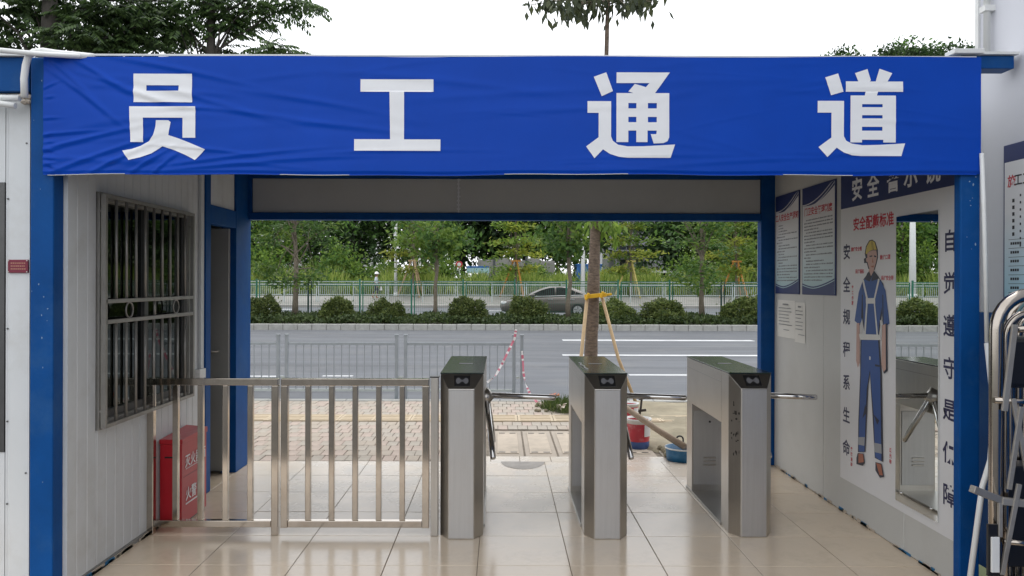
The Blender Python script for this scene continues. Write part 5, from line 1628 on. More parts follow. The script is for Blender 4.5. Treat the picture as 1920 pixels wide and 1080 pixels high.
# ================================================================== TREES
def tree_mesh(kind, seed):
    """returns (trunk mesh, crown mesh) standing on the origin; about unit-scale metres"""
    rng = np.random.default_rng(seed)
    tm = MB()
    if kind == 'dark':
        me, c = crown('crown', seed, (3.4, 3.4, 4.2), 6.0, 130, 34, .58, .46, .24, [LF['dark'], LF['mid']], split=.22)
        limbs(tm, (0, 0, 0), (0, 0, 8.5), .20, .05, c, rng, 14, (0, 0, 6.0), .12); bk = M['bark3']
    elif kind == 'mid':
        me, c = crown('crown', seed, (2.6, 2.6, 3.0), 5.0, 110, 32, .42, .38, .21, [LF['mid'], LF['bright']], split=.5)
        limbs(tm, (0, 0, 0), (.1, 0, 6.5), .13, .03, c, rng, 12, (0, 0, 5.0), .08); bk = M['bark2']
    elif kind == 'tier':
        P_ = []; cl = []
        for z, r_ in ((1.9, 1.5), (2.9, 1.9), (3.9, 1.7), (4.9, 1.4), (5.9, 1.0)):
            for k in range(11):
                a = rng.random() * 6.283; q = r_ * (.25 + .75 * rng.random())
                c = np.array([q * math.cos(a), q * math.sin(a), z + rng.normal() * .12]); cl.append(c)
                P_.append(c + rng.normal(size=(44, 3)) * np.array([.34, .34, .11]))
        p = np.concatenate(P_); n = len(p)
        me = leaves_mesh('crown', p, unit(n, rng) * np.array([1, 1, .4]), unit(n, rng) * .5 + np.array([0, 0, 1]), rng.uniform(.22, .38, n), rng.uniform(.12, .20, n), [LF['yellow'], LF['bright']],
                         mi=np.repeat((rng.random(len(cl)) < .55).astype(int), 44))
        limbs(tm, (0, 0, 0), (0, 0, 6.3), .10, .03, np.array(cl), rng, 24, (0, 0, 0), .03); bk = M['bark2']
    elif kind == 'median':
        P_ = []; cl = []
        for z, r_ in ((2.7, .8), (3.3, 1.4), (3.9, 1.7), (4.6, 1.5), (5.4, 1.1)):
            for k in range(12):
                a = rng.random() * 6.283; q = r_ * (.2 + .8 * rng.random())
                c = np.array([q * math.cos(a), q * math.sin(a), z + rng.normal() * .2]); cl.append(c)
                P_.append(c + rng.normal(size=(40, 3)) * np.array([.26, .26, .15]))
        p = np.concatenate(P_); n = len(p)
        me = leaves_mesh('crown', p, unit(n, rng) + np.array([0, 0, -.3]), unit(n, rng) + np.array([0, 0, .7]), rng.uniform(.15, .27, n), rng.uniform(.08, .13, n), [LF['mid'], LF['bright']],
                         mi=np.repeat((rng.random(len(cl)) < .5).astype(int), 40))
        limbs(tm, (0, 0, 0), (.05, 0, 5.5), .085, .025, np.array(cl), rng, 16, (0, 0, 0), .05); bk = M['bark2']
    elif kind == 'low':      # median tree with foliage reaching low down
        P_ = []; cl = []
        for z, r_ in ((1.4, 1.1), (1.75, 1.2), (2.75, 1.2), (3.3, 1.5), (3.75, 1.4), (4.4, 1.3), (5.0, 1.1), (5.7, .8)):
            for k in range(8):
                a = rng.random() * 6.283; q = r_ * (.25 + .75 * rng.random())
                c = np.array([q * math.cos(a), q * math.sin(a), z + rng.normal() * .13]); cl.append(c)
                P_.append(c + rng.normal(size=(40, 3)) * np.array([.25, .25, .10]))
        p = np.concatenate(P_); n = len(p)
        me = leaves_mesh('crown', p, unit(n, rng) * np.array([1, 1, .6]) + np.array([0, 0, -.2]), unit(n, rng) * .6 + np.array([0, 0, .9]), rng.uniform(.13, .24, n), rng.uniform(.07, .11, n), [LF['mid'], LF['bright']],
                         mi=np.repeat((rng.random(len(cl)) < .35).astype(int), 40))
        limbs(tm, (0, 0, 0), (0, 0, 5.8), .10, .025, np.array(cl), rng, 26, (0, 0, 0), .04); bk = M['bark2']
    elif kind == 'shrub':
        me, c = crown('crown', seed, (1.5, 1.3, 1.5), 1.4, 60, 34, .34, .24, .12, [LF['bright'], LF['mid']], split=.4, hollow=.1)
        limbs(tm, (0, 0, 0), (0, 0, 1.6), .05, .02, c, rng, 8, (0, 0, 1.4), .05); bk = M['bark3']
    elif kind == 'hill':
        me, c = crown('crown', seed, (3.2, 3.2, 3.4), 6.5, 70, 26, .9, .75, .40, [LF['dark'], LF['mid']], split=.25)
        limbs(tm, (0, 0, 0), (0, 0, 8), .25, .08, c, rng, 8, (0, 0, 6.5), .15); bk = M['bark3']
    o = tm.build('trunk', bk); t_me = o.data; bpy.data.objects.remove(o)
    return t_me, me


TM = {}
for kd, seeds in (('dark', (1, 2, 3)), ('mid', (4, 5)), ('tier', (6, 7)), ('median', (8, 9)), ('low', (10, 11)), ('shrub', (12, 13)), ('hill', (14, 15))):
    for s in seeds: TM[kd, len([k for k in TM if k[0] == kd])] = tree_mesh(kd, 100 + s)
cnt = {}


def plant(kind, x, y, z, sc_, label, group, name='tree', lean=0.0):
    i = cnt.get(kind, 0); cnt[kind] = i + 1
    var = [k for k in TM if k[0] == kind]
    t_me, c_me = TM[var[i % len(var)]]
    r_ = root(name, (x, y, z), label, 'shrub' if kind == 'shrub' else 'tree', group)
    r_.rotation_euler = (0, lean, i * 2.1 + 0.4)
    r_.scale = (sc_, sc_, sc_)
    link('trunk', t_me, r_); link('crown', c_me, r_)
    return r_


# on the median
for px, sc_, kd, lab in ((553, 1.12, 'low', 'leafy median tree nearest the left blue post'), (816, .98, 'median', 'slim median tree right of the walking worker'),
                         (1066, 1.08, 'median', 'slim median tree standing in front of the dark car'), (1317, 1.10, 'low', 'tiered median tree between the two rightmost bushes'),
                         (1480, 1.0, 'low', 'median tree seen only as a reflection in the barred cabin window')):
    plant(kd, (px - VX) * 29.3 / F, 29.3, .06, sc_, lab, 'young trees on the median', 'median_tree')
# staked trees on the far sidewalk
for px, col_, lab in ((967, 'orange', 'light green tiered tree on orange stakes left of the passing car roof'), (1182, 'yellowwood', 'light green tiered tree on yellow stakes before the pale building'), (1380, 'orange', 'light green tiered tree on orange stakes near the right blue post'), (775, 'wood', 'light green tiered tree on pale stakes right of the walking worker')):
    x = (px - VX) * 55.5 / F
    plant('tier', x, 55.5, .5, 1.02, lab, 'staked trees on the far sidewalk', 'staked_tree')
    sk = root('tree_stake_tripod', (x, 55.5, .5), {'orange': 'orange', 'yellowwood': 'yellow', 'wood': 'pale'}[col_] + ' timber stake frame round the ' + {967: 'tree left of the passing car roof', 1182: 'tree before the pale building', 1380: 'tree near the right blue post', 775: 'tree right of the walking worker'}[px], 'stakes', 'tree stake frames across the road')
    for k in range(3):
        a = k * 2.094 + .5 + 2.6
        MB().tube([(x + 1.15 * math.cos(a), 55.5 + 1.1 * math.sin(a), .45), (x + .14 * math.cos(a), 55.5 + .14 * math.sin(a), 3.15)], .065, 6).build('stake', M[col_], sk)
    MB().box(x - .35, x + .35, 55.3, 55.38, 3.02, 3.14).build('crosspiece', M[col_], sk)
# backdrop
bk = [('dark', 470, 70, 1.25, 'dark tree at the left end of the backdrop beside the blue post'), ('mid', 520, 63, 1.0, 'mid green tree low at the left of the backdrop'), ('dark', 590, 72, .95, 'dark tree behind the leafy left median tree'),
      ('dark', 662, 68, 1.0, 'dark tree before the white building, left of the worker'), ('dark', 735, 74, 1.2, 'dark tree behind the left street lamp'), ('mid', 800, 66, 1.15, 'mid green tree right of the left street lamp'),
      ('dark', 868, 72, 1.3, 'dark tree above the round red sign'), ('dark', 925, 75, 1.35, 'tall dark tree above the blue and white sign'), ('dark', 985, 71, 1.3, 'dark tree above the grey block wall'),
      ('mid', 1045, 68, 1.15, 'mid green tree left of the middle street lamp'), ('dark', 1080, 76, 1.3, 'dark tree behind the middle street lamp'), ('dark', 1262, 68, 1.1, 'dark tree right of the pale building'),
      ('dark', 1310, 74, 1.3, 'dark tree behind the tiered median tree'), ('mid', 1350, 66, 1.1, 'mid green tree right of the tiered median tree'), ('dark', 1400, 72, 1.35, 'dark tree behind the right blue post'),
      ('dark', 1470, 70, 1.3, 'dark backdrop tree reflected in the barred window, nearest the blue post'), ('dark', 1570, 72, 1.3, 'dark backdrop tree reflected in the near part of the barred window'),
      ('dark', 335, 70, 1.3, 'dark backdrop tree reflected at the left of the wall mirror'), ('dark', 255, 72, 1.35, 'dark backdrop tree reflected in the middle of the wall mirror'), ('dark', 175, 71, 1.3, 'dark backdrop tree reflected at the right of the wall mirror'), ('mid', 290, 64, 1.0, 'mid green tree reflected low in the wall mirror')]
for kd, px, Y_, sc_, lab in bk:
    plant(kd, (px - VX) * Y_ / F, Y_, .55, sc_, lab, 'backdrop trees across the road', 'broadleaf_tree')
sh = [(500, 60, 1.2, 'green shrub in the reeds at the far left'), (600, 61, 1.0, 'green shrub left of the walking worker'), (645, 60, 1.35, 'tall bright shrub close left of the walking worker'), (716, 60.5, .95, 'green shrub right behind the walking worker'), (830, 61, 1.1, 'green shrub below the red sign'), (1010, 62, .9, 'green shrub before the grey block wall'), (1290, 60, 1.1, 'green shrub right of the white van roof'), (1395, 60, 1.5, 'tall bright shrub by the right blue post'), (270, 60, 1.3, 'green shrub reflected beside the white pole in the wall mirror'), (325, 60, 1.2, 'green shrub reflected at the left of the wall mirror')]
for px, Y_, sc_, lab in sh:
    plant('shrub', (px - VX) * Y_ / F, Y_, .55, sc_, lab, 'shrubs among the reeds', 'shrub')
# hill trees
for px, py, Y_, sc_, lab in ((1585, 92, 150, 1.0, 'small distant hilltop tree, leftmost above the banner'), (1655, 88, 150, .9, 'distant hilltop tree second from the left'), (1694, 78, 152, 1.15, 'tallest distant hilltop tree'), (1726, 83, 150, 1.0, 'distant hilltop tree right of the tallest one'), (1772, 79, 152, 1.05, 'distant hilltop tree second from the right'), (1805, 82, 150, .95, 'distant hilltop tree beside the white building'), (1675, 92, 148, .85, 'low distant hilltop tree between two taller ones'), (1748, 92, 149, .8, 'low distant hilltop tree in the gap'), (1545, 104, 150, .7, 'tiny distant hilltop tree just over the banner edge')):
    top = W(px, py, Y_)
    plant('hill', top.x, Y_, top.z - 10.2 * sc_, sc_, lab, 'distant hilltop trees', 'hill_tree')

# reeds / tall grass
n = 40000
rr = np.random.default_rng(77)
cx = rr.uniform(-42, 40, n); cy = rr.uniform(57.0, 62.0, n)
env = .55 + .45 * np.clip(np.sin(cx * .55 + 1) * np.sin(cx * 1.37) + .5 * np.sin(cx * 2.9), -1, 1)
hgt = (1.0 + 1.35 * env) * rr.uniform(.6, 1.15, n)
gc = np.stack([cx, cy, np.full(n, .5)], 1)
gd = rr.normal(size=(n, 3)) * .28 + np.array([0, 0, 1.0])
me = leaves_mesh('tall_grass', gc, gd, rr.normal(size=(n, 3)) * np.array([.4, 1, .1]), hgt, rr.uniform(.05, .12, n), [LF['reed'], LF['bright']], mi=(rr.random(n) < .3).astype(int))
tag(link('tall_grass', me), kind='stuff')
n = 26000
p, c = crown_points(np.random.default_rng(5), 130, 200, (1, 1, 1), .5)
cxs = rr.uniform(-42, 40, 130)
p = np.stack([np.repeat(cxs, 200) + rr.normal(size=n) * .55, np.repeat(rr.uniform(57.5, 61, 130), 200) + rr.normal(size=n) * .4, .5 + np.abs(rr.normal(size=n)) * .75], 1)
tag(link('undergrowth', leaves_mesh('undergrowth', p, unit(n, rr) + np.array([0, 0, .4]), unit(n, rr) + np.array([0, 0, .6]), rr.uniform(.14, .3, n), rr.uniform(.07, .14, n), [LF['bright'], LF['mid']], mi=np.repeat((rr.random(130) < .45).astype(int), 200))), kind='stuff')


n = 30000
cxs = rr.uniform(-42, 40, 150)
ch_ = np.repeat(rr.uniform(.7, 1.5, 150), 200)
p = np.stack([np.repeat(cxs, 200) + rr.normal(size=n) * .8, np.repeat(rr.uniform(63.5, 66.5, 150), 200) + rr.normal(size=n) * .5, .5 + np.abs(rr.normal(size=n)) * ch_], 1)
tag(link('thicket', leaves_mesh('thicket', p, unit(n, rr) + np.array([0, 0, .4]), unit(n, rr) + np.array([0, 0, .6]), rr.uniform(.22, .42, n), rr.uniform(.12, .22, n), [LF['mid'], LF['dark']], mi=np.repeat((rr.random(150) < .45).astype(int), 200))), kind='stuff')


# big feathery trees above the cabin on the left
def feathery(x, y, trunk_r, top_z, blobs, label, seed, nfr):
    rng = np.random.default_rng(seed)
    r_ = root('feathery_tree', (x, y, 0), label, 'tree', 'feathery trees behind the cabin')
    tm = MB()
    C1 = []; D1 = []; N1 = []; L1 = []; W1 = []
    ends = []
    for (bx, by, bz, rx, rz, k) in blobs:
        for i in range(int(nfr * k)):
            u = rng.normal(size=3); u /= np.linalg.norm(u)
            c = np.array([bx, by, bz]) + u * np.array([rx, rx * .7, rz]) * rng.random() ** .45
            a = rng.random() * 6.283
            d = np.array([math.cos(a), math.sin(a), rng.normal() * .25 - .15]); d /= np.linalg.norm(d)
            ln = rng.uniform(.28, .5); m_ = 9
            side = np.cross(d, [0, 0, 1]); side /= np.linalg.norm(side)
            for q in range(m_):
                t_ = (q + .5) / m_
                base = c + d * ln * t_ + np.array([0, 0, -.22 * ln * t_ * t_])
                for s_ in (-1, 1):
                    C1.append(base); D1.append(side * s_ * .8 + d * .55 + np.array([0, 0, -.55 - .3 * rng.random()])); N1.append(np.array([0, 0, 1.0]) + rng.normal(size=3) * .3)
                    L1.append(.14 * (1 - .5 * abs(t_ - .4)) * rng.uniform(.8, 1.2)); W1.append(.045)
        ends.append((bx, by, bz, rx))
    b = Vector((x, y, 0)); t_ = Vector((x + .2, y, top_z))
    tm.tube([b, b.lerp(t_, .5) + Vector((.06, 0, 0)), t_], [trunk_r * 1.2, trunk_r, trunk_r * .45], 10)
    for (bx, by, bz, rx) in ends:
        for k in range(2):
            e = Vector((bx + rng.normal() * rx * .55, by + rng.normal() * rx * .35, bz + rng.normal() * .25))
            s_ = b.lerp(t_, min(.97, max(.45, (bz - 1.3 + rng.normal() * .3) / top_z)))
            m_ = s_.lerp(e, .5) + Vector((rng.normal() * .1, 0, .1 + rng.random() * .15))
            tm.tube([s_, m_, e], [trunk_r * .22, trunk_r * .13, trunk_r * .05], 6, cap=False)
    tm.build('trunk', M['bark3'], r_)
    me = leaves_mesh('crown', np.array(C1) - np.array([x, y, 0]), np.array(D1), np.array(N1), np.array(L1), np.array(W1), LF['feather'])
    link('crown', me, r_)


Yf = 13.0
def B(px, py, dy, rpx, rzpx, k):
    p = W(px, py, Yf + dy); return (p.x, p.y, p.z, rpx * (Yf + dy) / F, rzpx * (Yf + dy) / F, k)
feathery(W(374, 0, Yf).x, Yf, .10, 7.2, [B(385, 15, 0, 60, 45, .8), B(480, 15, .3, 90, 26, .75), B(330, 62, .2, 55, 36, .7), B(515, 98, -.4, 75, 16, .55), B(440, 45, .2, 50, 22, .35), B(300, 20, .5, 60, 40, .7), B(430, -90, 0, 170, 60, 1.2), B(560, 2, .2, 40, 18, .25), B(400, 95, .4, 40, 18, .25)],
         'feathery leaved tree whose dark trunk shows above the banner', 31, 84)
feathery(W(70, 0, 12.2).x, 12.2, .16, 7.6, [B(60, 15, -.5, 100, 50, 1.3), B(190, 20, -.5, 100, 45, 1.3), B(250, 70, -.3, 80, 38, 1.1), B(140, 68, -1, 70, 30, .7), B(30, 85, -.6, 50, 18, .35), B(-80, 40, -.6, 90, 70, 1.0), B(90, -80, -.5, 190, 60, 1.4), B(260, 15, 0, 70, 40, .8), B(205, 95, -.6, 60, 14, .4)],
         'dense feathery leaved tree over the cabin roof at the far left', 32, 92)

# ================================================================== ACROSS THE ROAD
# grey railing on the far sidewalk
FYr = 52.6
fr_ = root('sidewalk_railing', (0, FYr, .2), 'pale grey picket railing along the far sidewalk', 'railing')
x = -38.0; k = 0
while x < 30:
    x1 = x + 2.34
    MB().box(x, x1 - .14, FYr - .03, FYr + .03, 1.36, 1.42).build('rail', M['palemetal'], fr_)
    MB().box(x, x1 - .14, FYr - .03, FYr + .03, .66, .71).build('rail', M['palemetal'], fr_)
    MB().box(x - .035, x + .035, FYr - .035, FYr + .035, .15, 1.52).build('post', M['palemetal'], fr_)
    if k % 2 == 0: MB().box(x1 - .18, x1 - .11, FYr - .035, FYr + .035, .15, 1.52).build('post', M['palemetal'], fr_)
    mb = MB(); q = x + .12
    while q < x1 - .2:
        mb.box(q - .012, q + .012, FYr - .012, FYr + .012, .71, 1.36); q += .13
    o = mb.build('pickets', M['palemetal'], fr_); o['kind'] = 'stuff'
    x = x1; k += 1
MB().box(-40, 60, 56.4, 56.46, 1.55, 1.63).build('far_rail', M['palemetal']); tag(bpy.data.objects['far_rail'], 'long thin pale rail along the edge of the reeds', 'rail')


# street lamps
def lamp(px, Y_, r, h, arm, label):
    x = (px - VX) * Y_ / F
    r_ = root('street_lamp', (x, Y_, .5), label, 'street lamp', 'white street lamps across the road')
    MB().tube([(x, Y_, .5), (x, Y_, h * .5), (x, Y_, h)], [r * 1.2, r, r * .75], 10).build('pole', M['poleW'], r_)
    MB().tube([(x, Y_, h - .2), (x + .5 * arm, Y_, h + .25), (x + 1.6 * arm, Y_, h + .4)], .05, 8).build('lamp_arm', M['poleW'], r_)
    MB().box(x + 1.5 * arm - .35, x + 1.5 * arm + .35, Y_ - .14, Y_ + .14, h + .38, h + .50).build('lantern', M['palemetal'], r_, bevel=.03)
    MB().tube([(x, Y_, .5), (x, Y_, .8)], r * 1.6, 10).build('foot', M['poleW'], r_)


lamp(742, 57, .11, 9.2, 1, 'left white street lamp pole rising behind the worker')
lamp(1093, 56, .14, 9.2, 1, 'middle white street lamp pole left of the staked tree trunk')
lamp(1424, 54, .14, 9.0, -1, 'right white street lamp pole at the edge of the blue rear post')
lamp(289, 54, .2, 9.0, 1, 'white street lamp pole seen only as a reflection in the wall mirror')
px, Y_ = 787, 60
x = (px - VX) * Y_ / F
fl = root('sign_pole', (x, Y_, .5), 'short white pole with a small flag sign right of the left lamp', 'sign')
MB().tube([(x, Y_, .5), (x, Y_, 4.2)], .10, 8).build('pole', M['poleW'], fl)
MB().box(x + .05, x + .55, Y_ - .02, Y_ + .02, 3.7, 4.15).build('flag', M['poleW'], fl)
# round red sign
p = W(861, 496, 61)
rs = root('round_sign', (p.x, 61, .5), 'round red and white traffic sign on a pole above the reeds', 'sign')
MB().tube([(p.x, 61, .5), (p.x, 61, p.z)], .05, 8).build('pole', M['palemetal'], rs)
MB().tube([(p.x, 60.92, p.z), (p.x, 60.88, p.z)], .27, 20).build('disc', M['redprint'], rs)
MB().tube([(p.x, 60.879, p.z), (p.x, 60.872, p.z)], .15, 16).build('disc_centre', M['tape_w'], rs)
# blue and white hoarding sign
a = W(875, 499, 62); b_ = W(917, 512, 62)
hs_ = root('hoarding_sign', (a.x, 62, .5), 'long blue and pale picture hoarding above the reeds', 'sign')
MB().box(a.x, b_.x, 61.95, 62.05, b_.z, a.z - .14).build('picture_panel', M['signpale'], hs_)
MB().box(a.x, b_.x, 61.94, 62.06, a.z - .139, a.z).build('top_band', M['signblue'], hs_)
for x in (a.x + .1, b_.x - .1): MB().tube([(x, 62, .5), (x, 62, b_.z)], .05, 8).build('leg', M['palemetal'], hs_)
# grey block wall made of visible bays
sh_ = root('block_wall', (2.6, 64, .5), 'low grey block wall among the trees behind the hoarding', 'wall')
for k, (p0, p1, py) in enumerate(((897, 925, 487), (925.5, 955, 484), (955.5, 985, 488), (985.5, 1012, 484), (1012.5, 1040, 489))):
    a = W(p0, py, 64); b_ = W(p1, 530, 64)
    MB().box(a.x, b_.x, 64, 64.3, .4, a.z).build('wall_bay', M['shed'], sh_, bevel=.02, seg=1)
    MB().box(a.x - .03, a.x + .12, 63.9, 64, .4, a.z + .1).build('pier', M['bldgdark' if k % 2 else 'shed'], sh_)
# blue skip
a = W(1052, 497, 63); b_ = W(1128, 520, 63)
bsn = root('blue_container', (a.x, 63, .5), 'blue skip container half hidden in the reeds behind the staked trunk', 'container')
MB().box(a.x + 1.3, b_.x, 63, 64.8, .5, a.z).build('body', M['signblue'], bsn, bevel=.04)
MB().box(a.x + 1.25, b_.x + .05, 62.95, 64.85, a.z + .001, a.z + .1).build('rim', M['signblue'], bsn)
for k in range(4):
    xx = a.x + 1.5 + k * .45; MB().box(xx, xx + .08, 62.95, 63, .6, a.z - .05).build('rib', M['signblue'], bsn)

# pale building right of centre
b = root('pale_building', (11, 86, .5), 'pale lilac grey building with dark window bands and a porch behind the trees', 'building')
L_ = lambda px, Y_=84: (px - VX) * Y_ / F
zz_ = lambda py, Y_=84: EYE - (py - VY) * Y_ / F
MB().box(L_(1128), L_(1275), 84, 94, .4, 10.5).build('wall', M['bldg'], b)
for py0, py1 in ((427, 436), (460, 468), (395, 404)):
    for k in range(7):
        xa = L_(1150) + k * (L_(1262) - L_(1150)) / 7
        w_ = MB().box(xa, xa + .9, 83.94, 84.02, zz_(py1), zz_(py0)).build('window', M['bldgdark'], b)
        MB().box(xa + .43, xa + .47, 83.90, 83.939, zz_(py1), zz_(py0)).build('mullion', M['bldg'], w_)
    MB().box(L_(1128), L_(1275), 83.8, 83.999, zz_(py1) - .12, zz_(py1) - .02).build('sill_band', M['bldgw'], b)
MB().box(L_(1128), L_(1140), 83.6, 83.999, .4, 10.5).build('pilaster', M['bldgw'], b)
MB().box(L_(1146), L_(1212), 81.5, 83.7, zz_(481), zz_(474)).build('porch_roof', M['bldgdark'], b)
for px in (1150, 1180, 1207): MB().box(L_(px), L_(px) + .35, 81.8, 82.15, .4, zz_(481) - .002).build('porch_column', M['bldg'], b)
MB().box(L_(1158), L_(1176), 83.96, 84.03, .4, zz_(486)).build('doorway', M['bldgdark'], b)
MB().box(L_(1184), L_(1206), 83.96, 84.03, .4, zz_(486)).build('doorway', M['bldgdark'], b)
MB().box(L_(1126), L_(1277), 83.7, 94.2, 10.5, 10.8).build('roof', M['bldgw'], b)
# white building left
b = root('white_block', (-18, 92, .5), 'white building glimpsed between the dark trees at the left', 'building')
L2 = lambda px: (px - VX) * 90 / F
MB().box(L2(440), L2(560), 90, 100, .4, 9).build('wall', M['bldgw'], b)
MB().box(L2(632), L2(690), 88, 100, .4, 12).build('wall', M['bldgw'], b)
for base, n_, y_ in ((455, 5, 89.95), (636, 3, 87.95)):
    for k in range(n_):
        for z in (1.6, 4.2, 6.8):
            xa = L2(base + k * 21)
            w_ = MB().box(xa, xa + .75, y_, y_ + .04, z, z + 1.0).build('window', M['bldgdark'], b)
            MB().box(xa - .05, xa + .8, y_ - .06, y_, z - .1, z - .01).build('sill', M['bldg'], w_)
MB().box(L2(438), L2(562), 89.8, 100, 9, 9.3).build('roof', M['bldg'], b)
MB().box(L2(630), L2(692), 87.8, 100.2, 12, 12.3).build('roof', M['bldg'], b)

# white van roof seen over the reeds
p = W(1208, 508, 66)
vn = root('parked_van', (p.x + 1.8, 67, .55), 'white van parked behind the reeds right of the pale building porch', 'van')
vx0, vx1, vz = p.x, p.x + 3.1, p.z + .05
prof = [(vx0, .9), (vx0 + .05, 1.5), (vx0 + .35, vz - .25), (vx0 + .7, vz), (vx1 - .1, vz), (vx1, vz - .3), (vx1, .9)]
v = [(x, 66, z) for x, z in prof] + [(x, 67.8, z) for x, z in prof]
m_ = len(prof)
MB().add(v, [list(range(m_))[::-1], list(range(m_, 2 * m_))] + [(i, (i + 1) % m_, m_ + (i + 1) % m_, m_ + i) for i in range(m_)]).build('body', M['poleW'], vn, bevel=.05)
for k in range(3): MB().box(vx0 + .55 + k * .85, vx0 + 1.25 + k * .85, 65.95, 65.999, vz - .62, vz - .18).build('window', M['carglass'], vn)
for x in (vx0 + .6, vx1 - .6): MB().tube([(x, 65.95, .87), (x, 66.2, .87)], .32, 18).build('wheel', M['tyre'], vn)

# ---- dark sedan
CY, CX = 38.5, 0.02
car = root('parked_car', (CX + 2.35, CY, RZ), 'dark brown grey saloon car driving left behind the median bushes', 'car')
car.name = 'saloon_car'
ORG[car.name] = Vector((CX + 2.35, CY, RZ))
def loft(mb, secs, mi=0):
    n = len(secs[0])
    v = [p for s in secs for p in s]
    f = []
    for i in range(len(secs) - 1):
        for k in range(n):
            k2 = (k + 1) % n
            f.append((i * n + k, i * n + k2, (i + 1) * n + k2, (i + 1) * n + k))
    mb.add(v, f, mi, True)
    b = len(mb.v) - len(v)
    mb.f.append([b + k for k in range(n)][::-1]); mb.mi.append(mi); mb.sm.append(True)
    mb.f.append([b + (len(secs) - 1) * n + k for k in range(n)]); mb.mi.append(mi); mb.sm.append(True)
def csec(s, zb, zt, hw):
    x = CX + s; z0 = RZ
    pts = [(-hw * .86, zb), (-hw * .98, zb + .12), (-hw, zb + (zt - zb) * .5), (-hw * .985, zt - .12), (-hw * .90, zt - .02), (-hw * .5, zt + .02), (hw * .5, zt + .02), (hw * .90, zt - .02), (hw * .985, zt - .12), (hw, zb + (zt - zb) * .5), (hw * .98, zb + .12), (hw * .86, zb)]
    return [(x, CY + a, z0 + b) for a, b in pts]
mb = MB()
loft(mb, [csec(0, .40, .60, .55), csec(.05, .28, .68, .70), csec(.25, .22, .76, .82), csec(.7, .20, .86, .89), csec(1.25, .20, .95, .91), (csec(2.2, .20, .98, .915)), csec(3.3, .20, 1.0, .915), csec(4.0, .22, 1.02, .90), csec(4.5, .26, 1.0, .84), csec(4.72, .34, .95, .74), csec(4.8, .45, .85, .62)])
mb.build('body', M['carpaint'], car)
def gsec(s, zt, hb, ht, zb=.94):
    x = CX + s; z0 = RZ
    pts = [(-hb, zb), (-(hb * .45 + ht * .55), zb + (zt - zb) * .6), (-ht, zt - .05), (-ht * .8, zt), (ht * .8, zt), (ht, zt - .05), ((hb * .45 + ht * .55), zb + (zt - zb) * .6), (hb, zb)]
    return [(x, CY + a, z0 + b) for a, b in pts]
mb = MB()
loft(mb, [gsec(1.15, .97, .82, .70), gsec(1.6, 1.20, .83, .66), gsec(2.05, 1.39, .84, .63), gsec(2.4, 1.475, .84, .62), gsec(2.9, 1.50, .84, .62), gsec(3.4, 1.44, .83, .62), gsec(3.85, 1.28, .82, .64), gsec(4.25, 1.06, .78, .66)])
mb.build('cabin', M['carpaint'], car)
def side_y(z):   # near side glass plane
    t_ = (z - .94) / (1.42 - .94); return CY - (.84 + (.62 - .84) * (t_ * .74)) - .014
def swin(poly, name, mt, off=.0):
    pts = [(CX + s, side_y(z) - off, RZ + z) for s, z in poly]
    MB().add(pts, [list(range(len(pts)))[::-1] if False else list(range(len(pts)))]).build(name, M[mt], car)
swin([(1.28, .99), (2.62, 1.03), (2.62, 1.42), (2.36, 1.40), (1.95, 1.28)], 'side_window', 'carglass')
swin([(2.70, 1.03), (3.55, 1.06), (3.62, 1.22), (3.35, 1.37), (2.95, 1.43), (2.70, 1.43)], 'side_window', 'carglass')
swin([(3.60, 1.06), (4.02, 1.08), (3.66, 1.22)], 'side_window', 'carglass')
swin([(1.25, .965), (4.1, 1.05), (4.1, 1.075), (1.25, .99)], 'window_trim', 'rim', .006)
for s in (2.0, 3.05):
    MB().box(CX + s + .28, CX + s + .52, CY - .935, CY - .90, RZ + .84, RZ + .875).build('door_handle', M['rim'], car)
for s in (.95, 3.72):
    for sd_ in (-1, 1):
        yv = CY + sd_ * .80
        wh = MB().tube([(CX + s, yv - .11, RZ + .32), (CX + s, yv + .11, RZ + .32)], .32, 24).build('wheel', M['tyre'], car)
        MB().tube([(CX + s, yv + sd_ * .105, RZ + .32), (CX + s, yv + sd_ * .12, RZ + .32)], .215, 20).build('rim', M['rim'], wh)
        sp_ = MB()
        for k in range(5):
            a = k * 1.2566; sp_.bar((CX + s + .05 * math.cos(a), yv + sd_ * .123, RZ + .32 + .05 * math.sin(a)), (CX + s + .20 * math.cos(a + .3), yv + sd_ * .123, RZ + .32 + .2 * math.sin(a + .3)), .03, .03)
        sp_.build('spokes', M['darkframe'], wh)
for sd_ in (-1, 1):
    MB().box(CX + .02, CX + .42, CY + sd_ * .60 - .18, CY + sd_ * .60 + .2 * (1 if sd_ > 0 else .9), RZ + .60, RZ + .73).build('headlight', M['lamp'], car, bevel=.04)
    MB().box(CX + 1.45, CX + 1.65, CY + sd_ * .98 - .09, CY + sd_ * .98 + .09, RZ + .98, RZ + 1.10).build('side_mirror', M['carpaint'], car, bevel=.03)
    MB().box(CX + 4.55, CX + 4.74, CY + sd_ * .58 - .14, CY + sd_ * .58 + .14, RZ + .80, RZ + .95).build('taillight', M['redprint'], car, bevel=.03)
MB().box(CX - .02, CX + .04, CY - .45, CY + .45, RZ + .42, RZ + .58).build('grille', M['black'], car, bevel=.02)

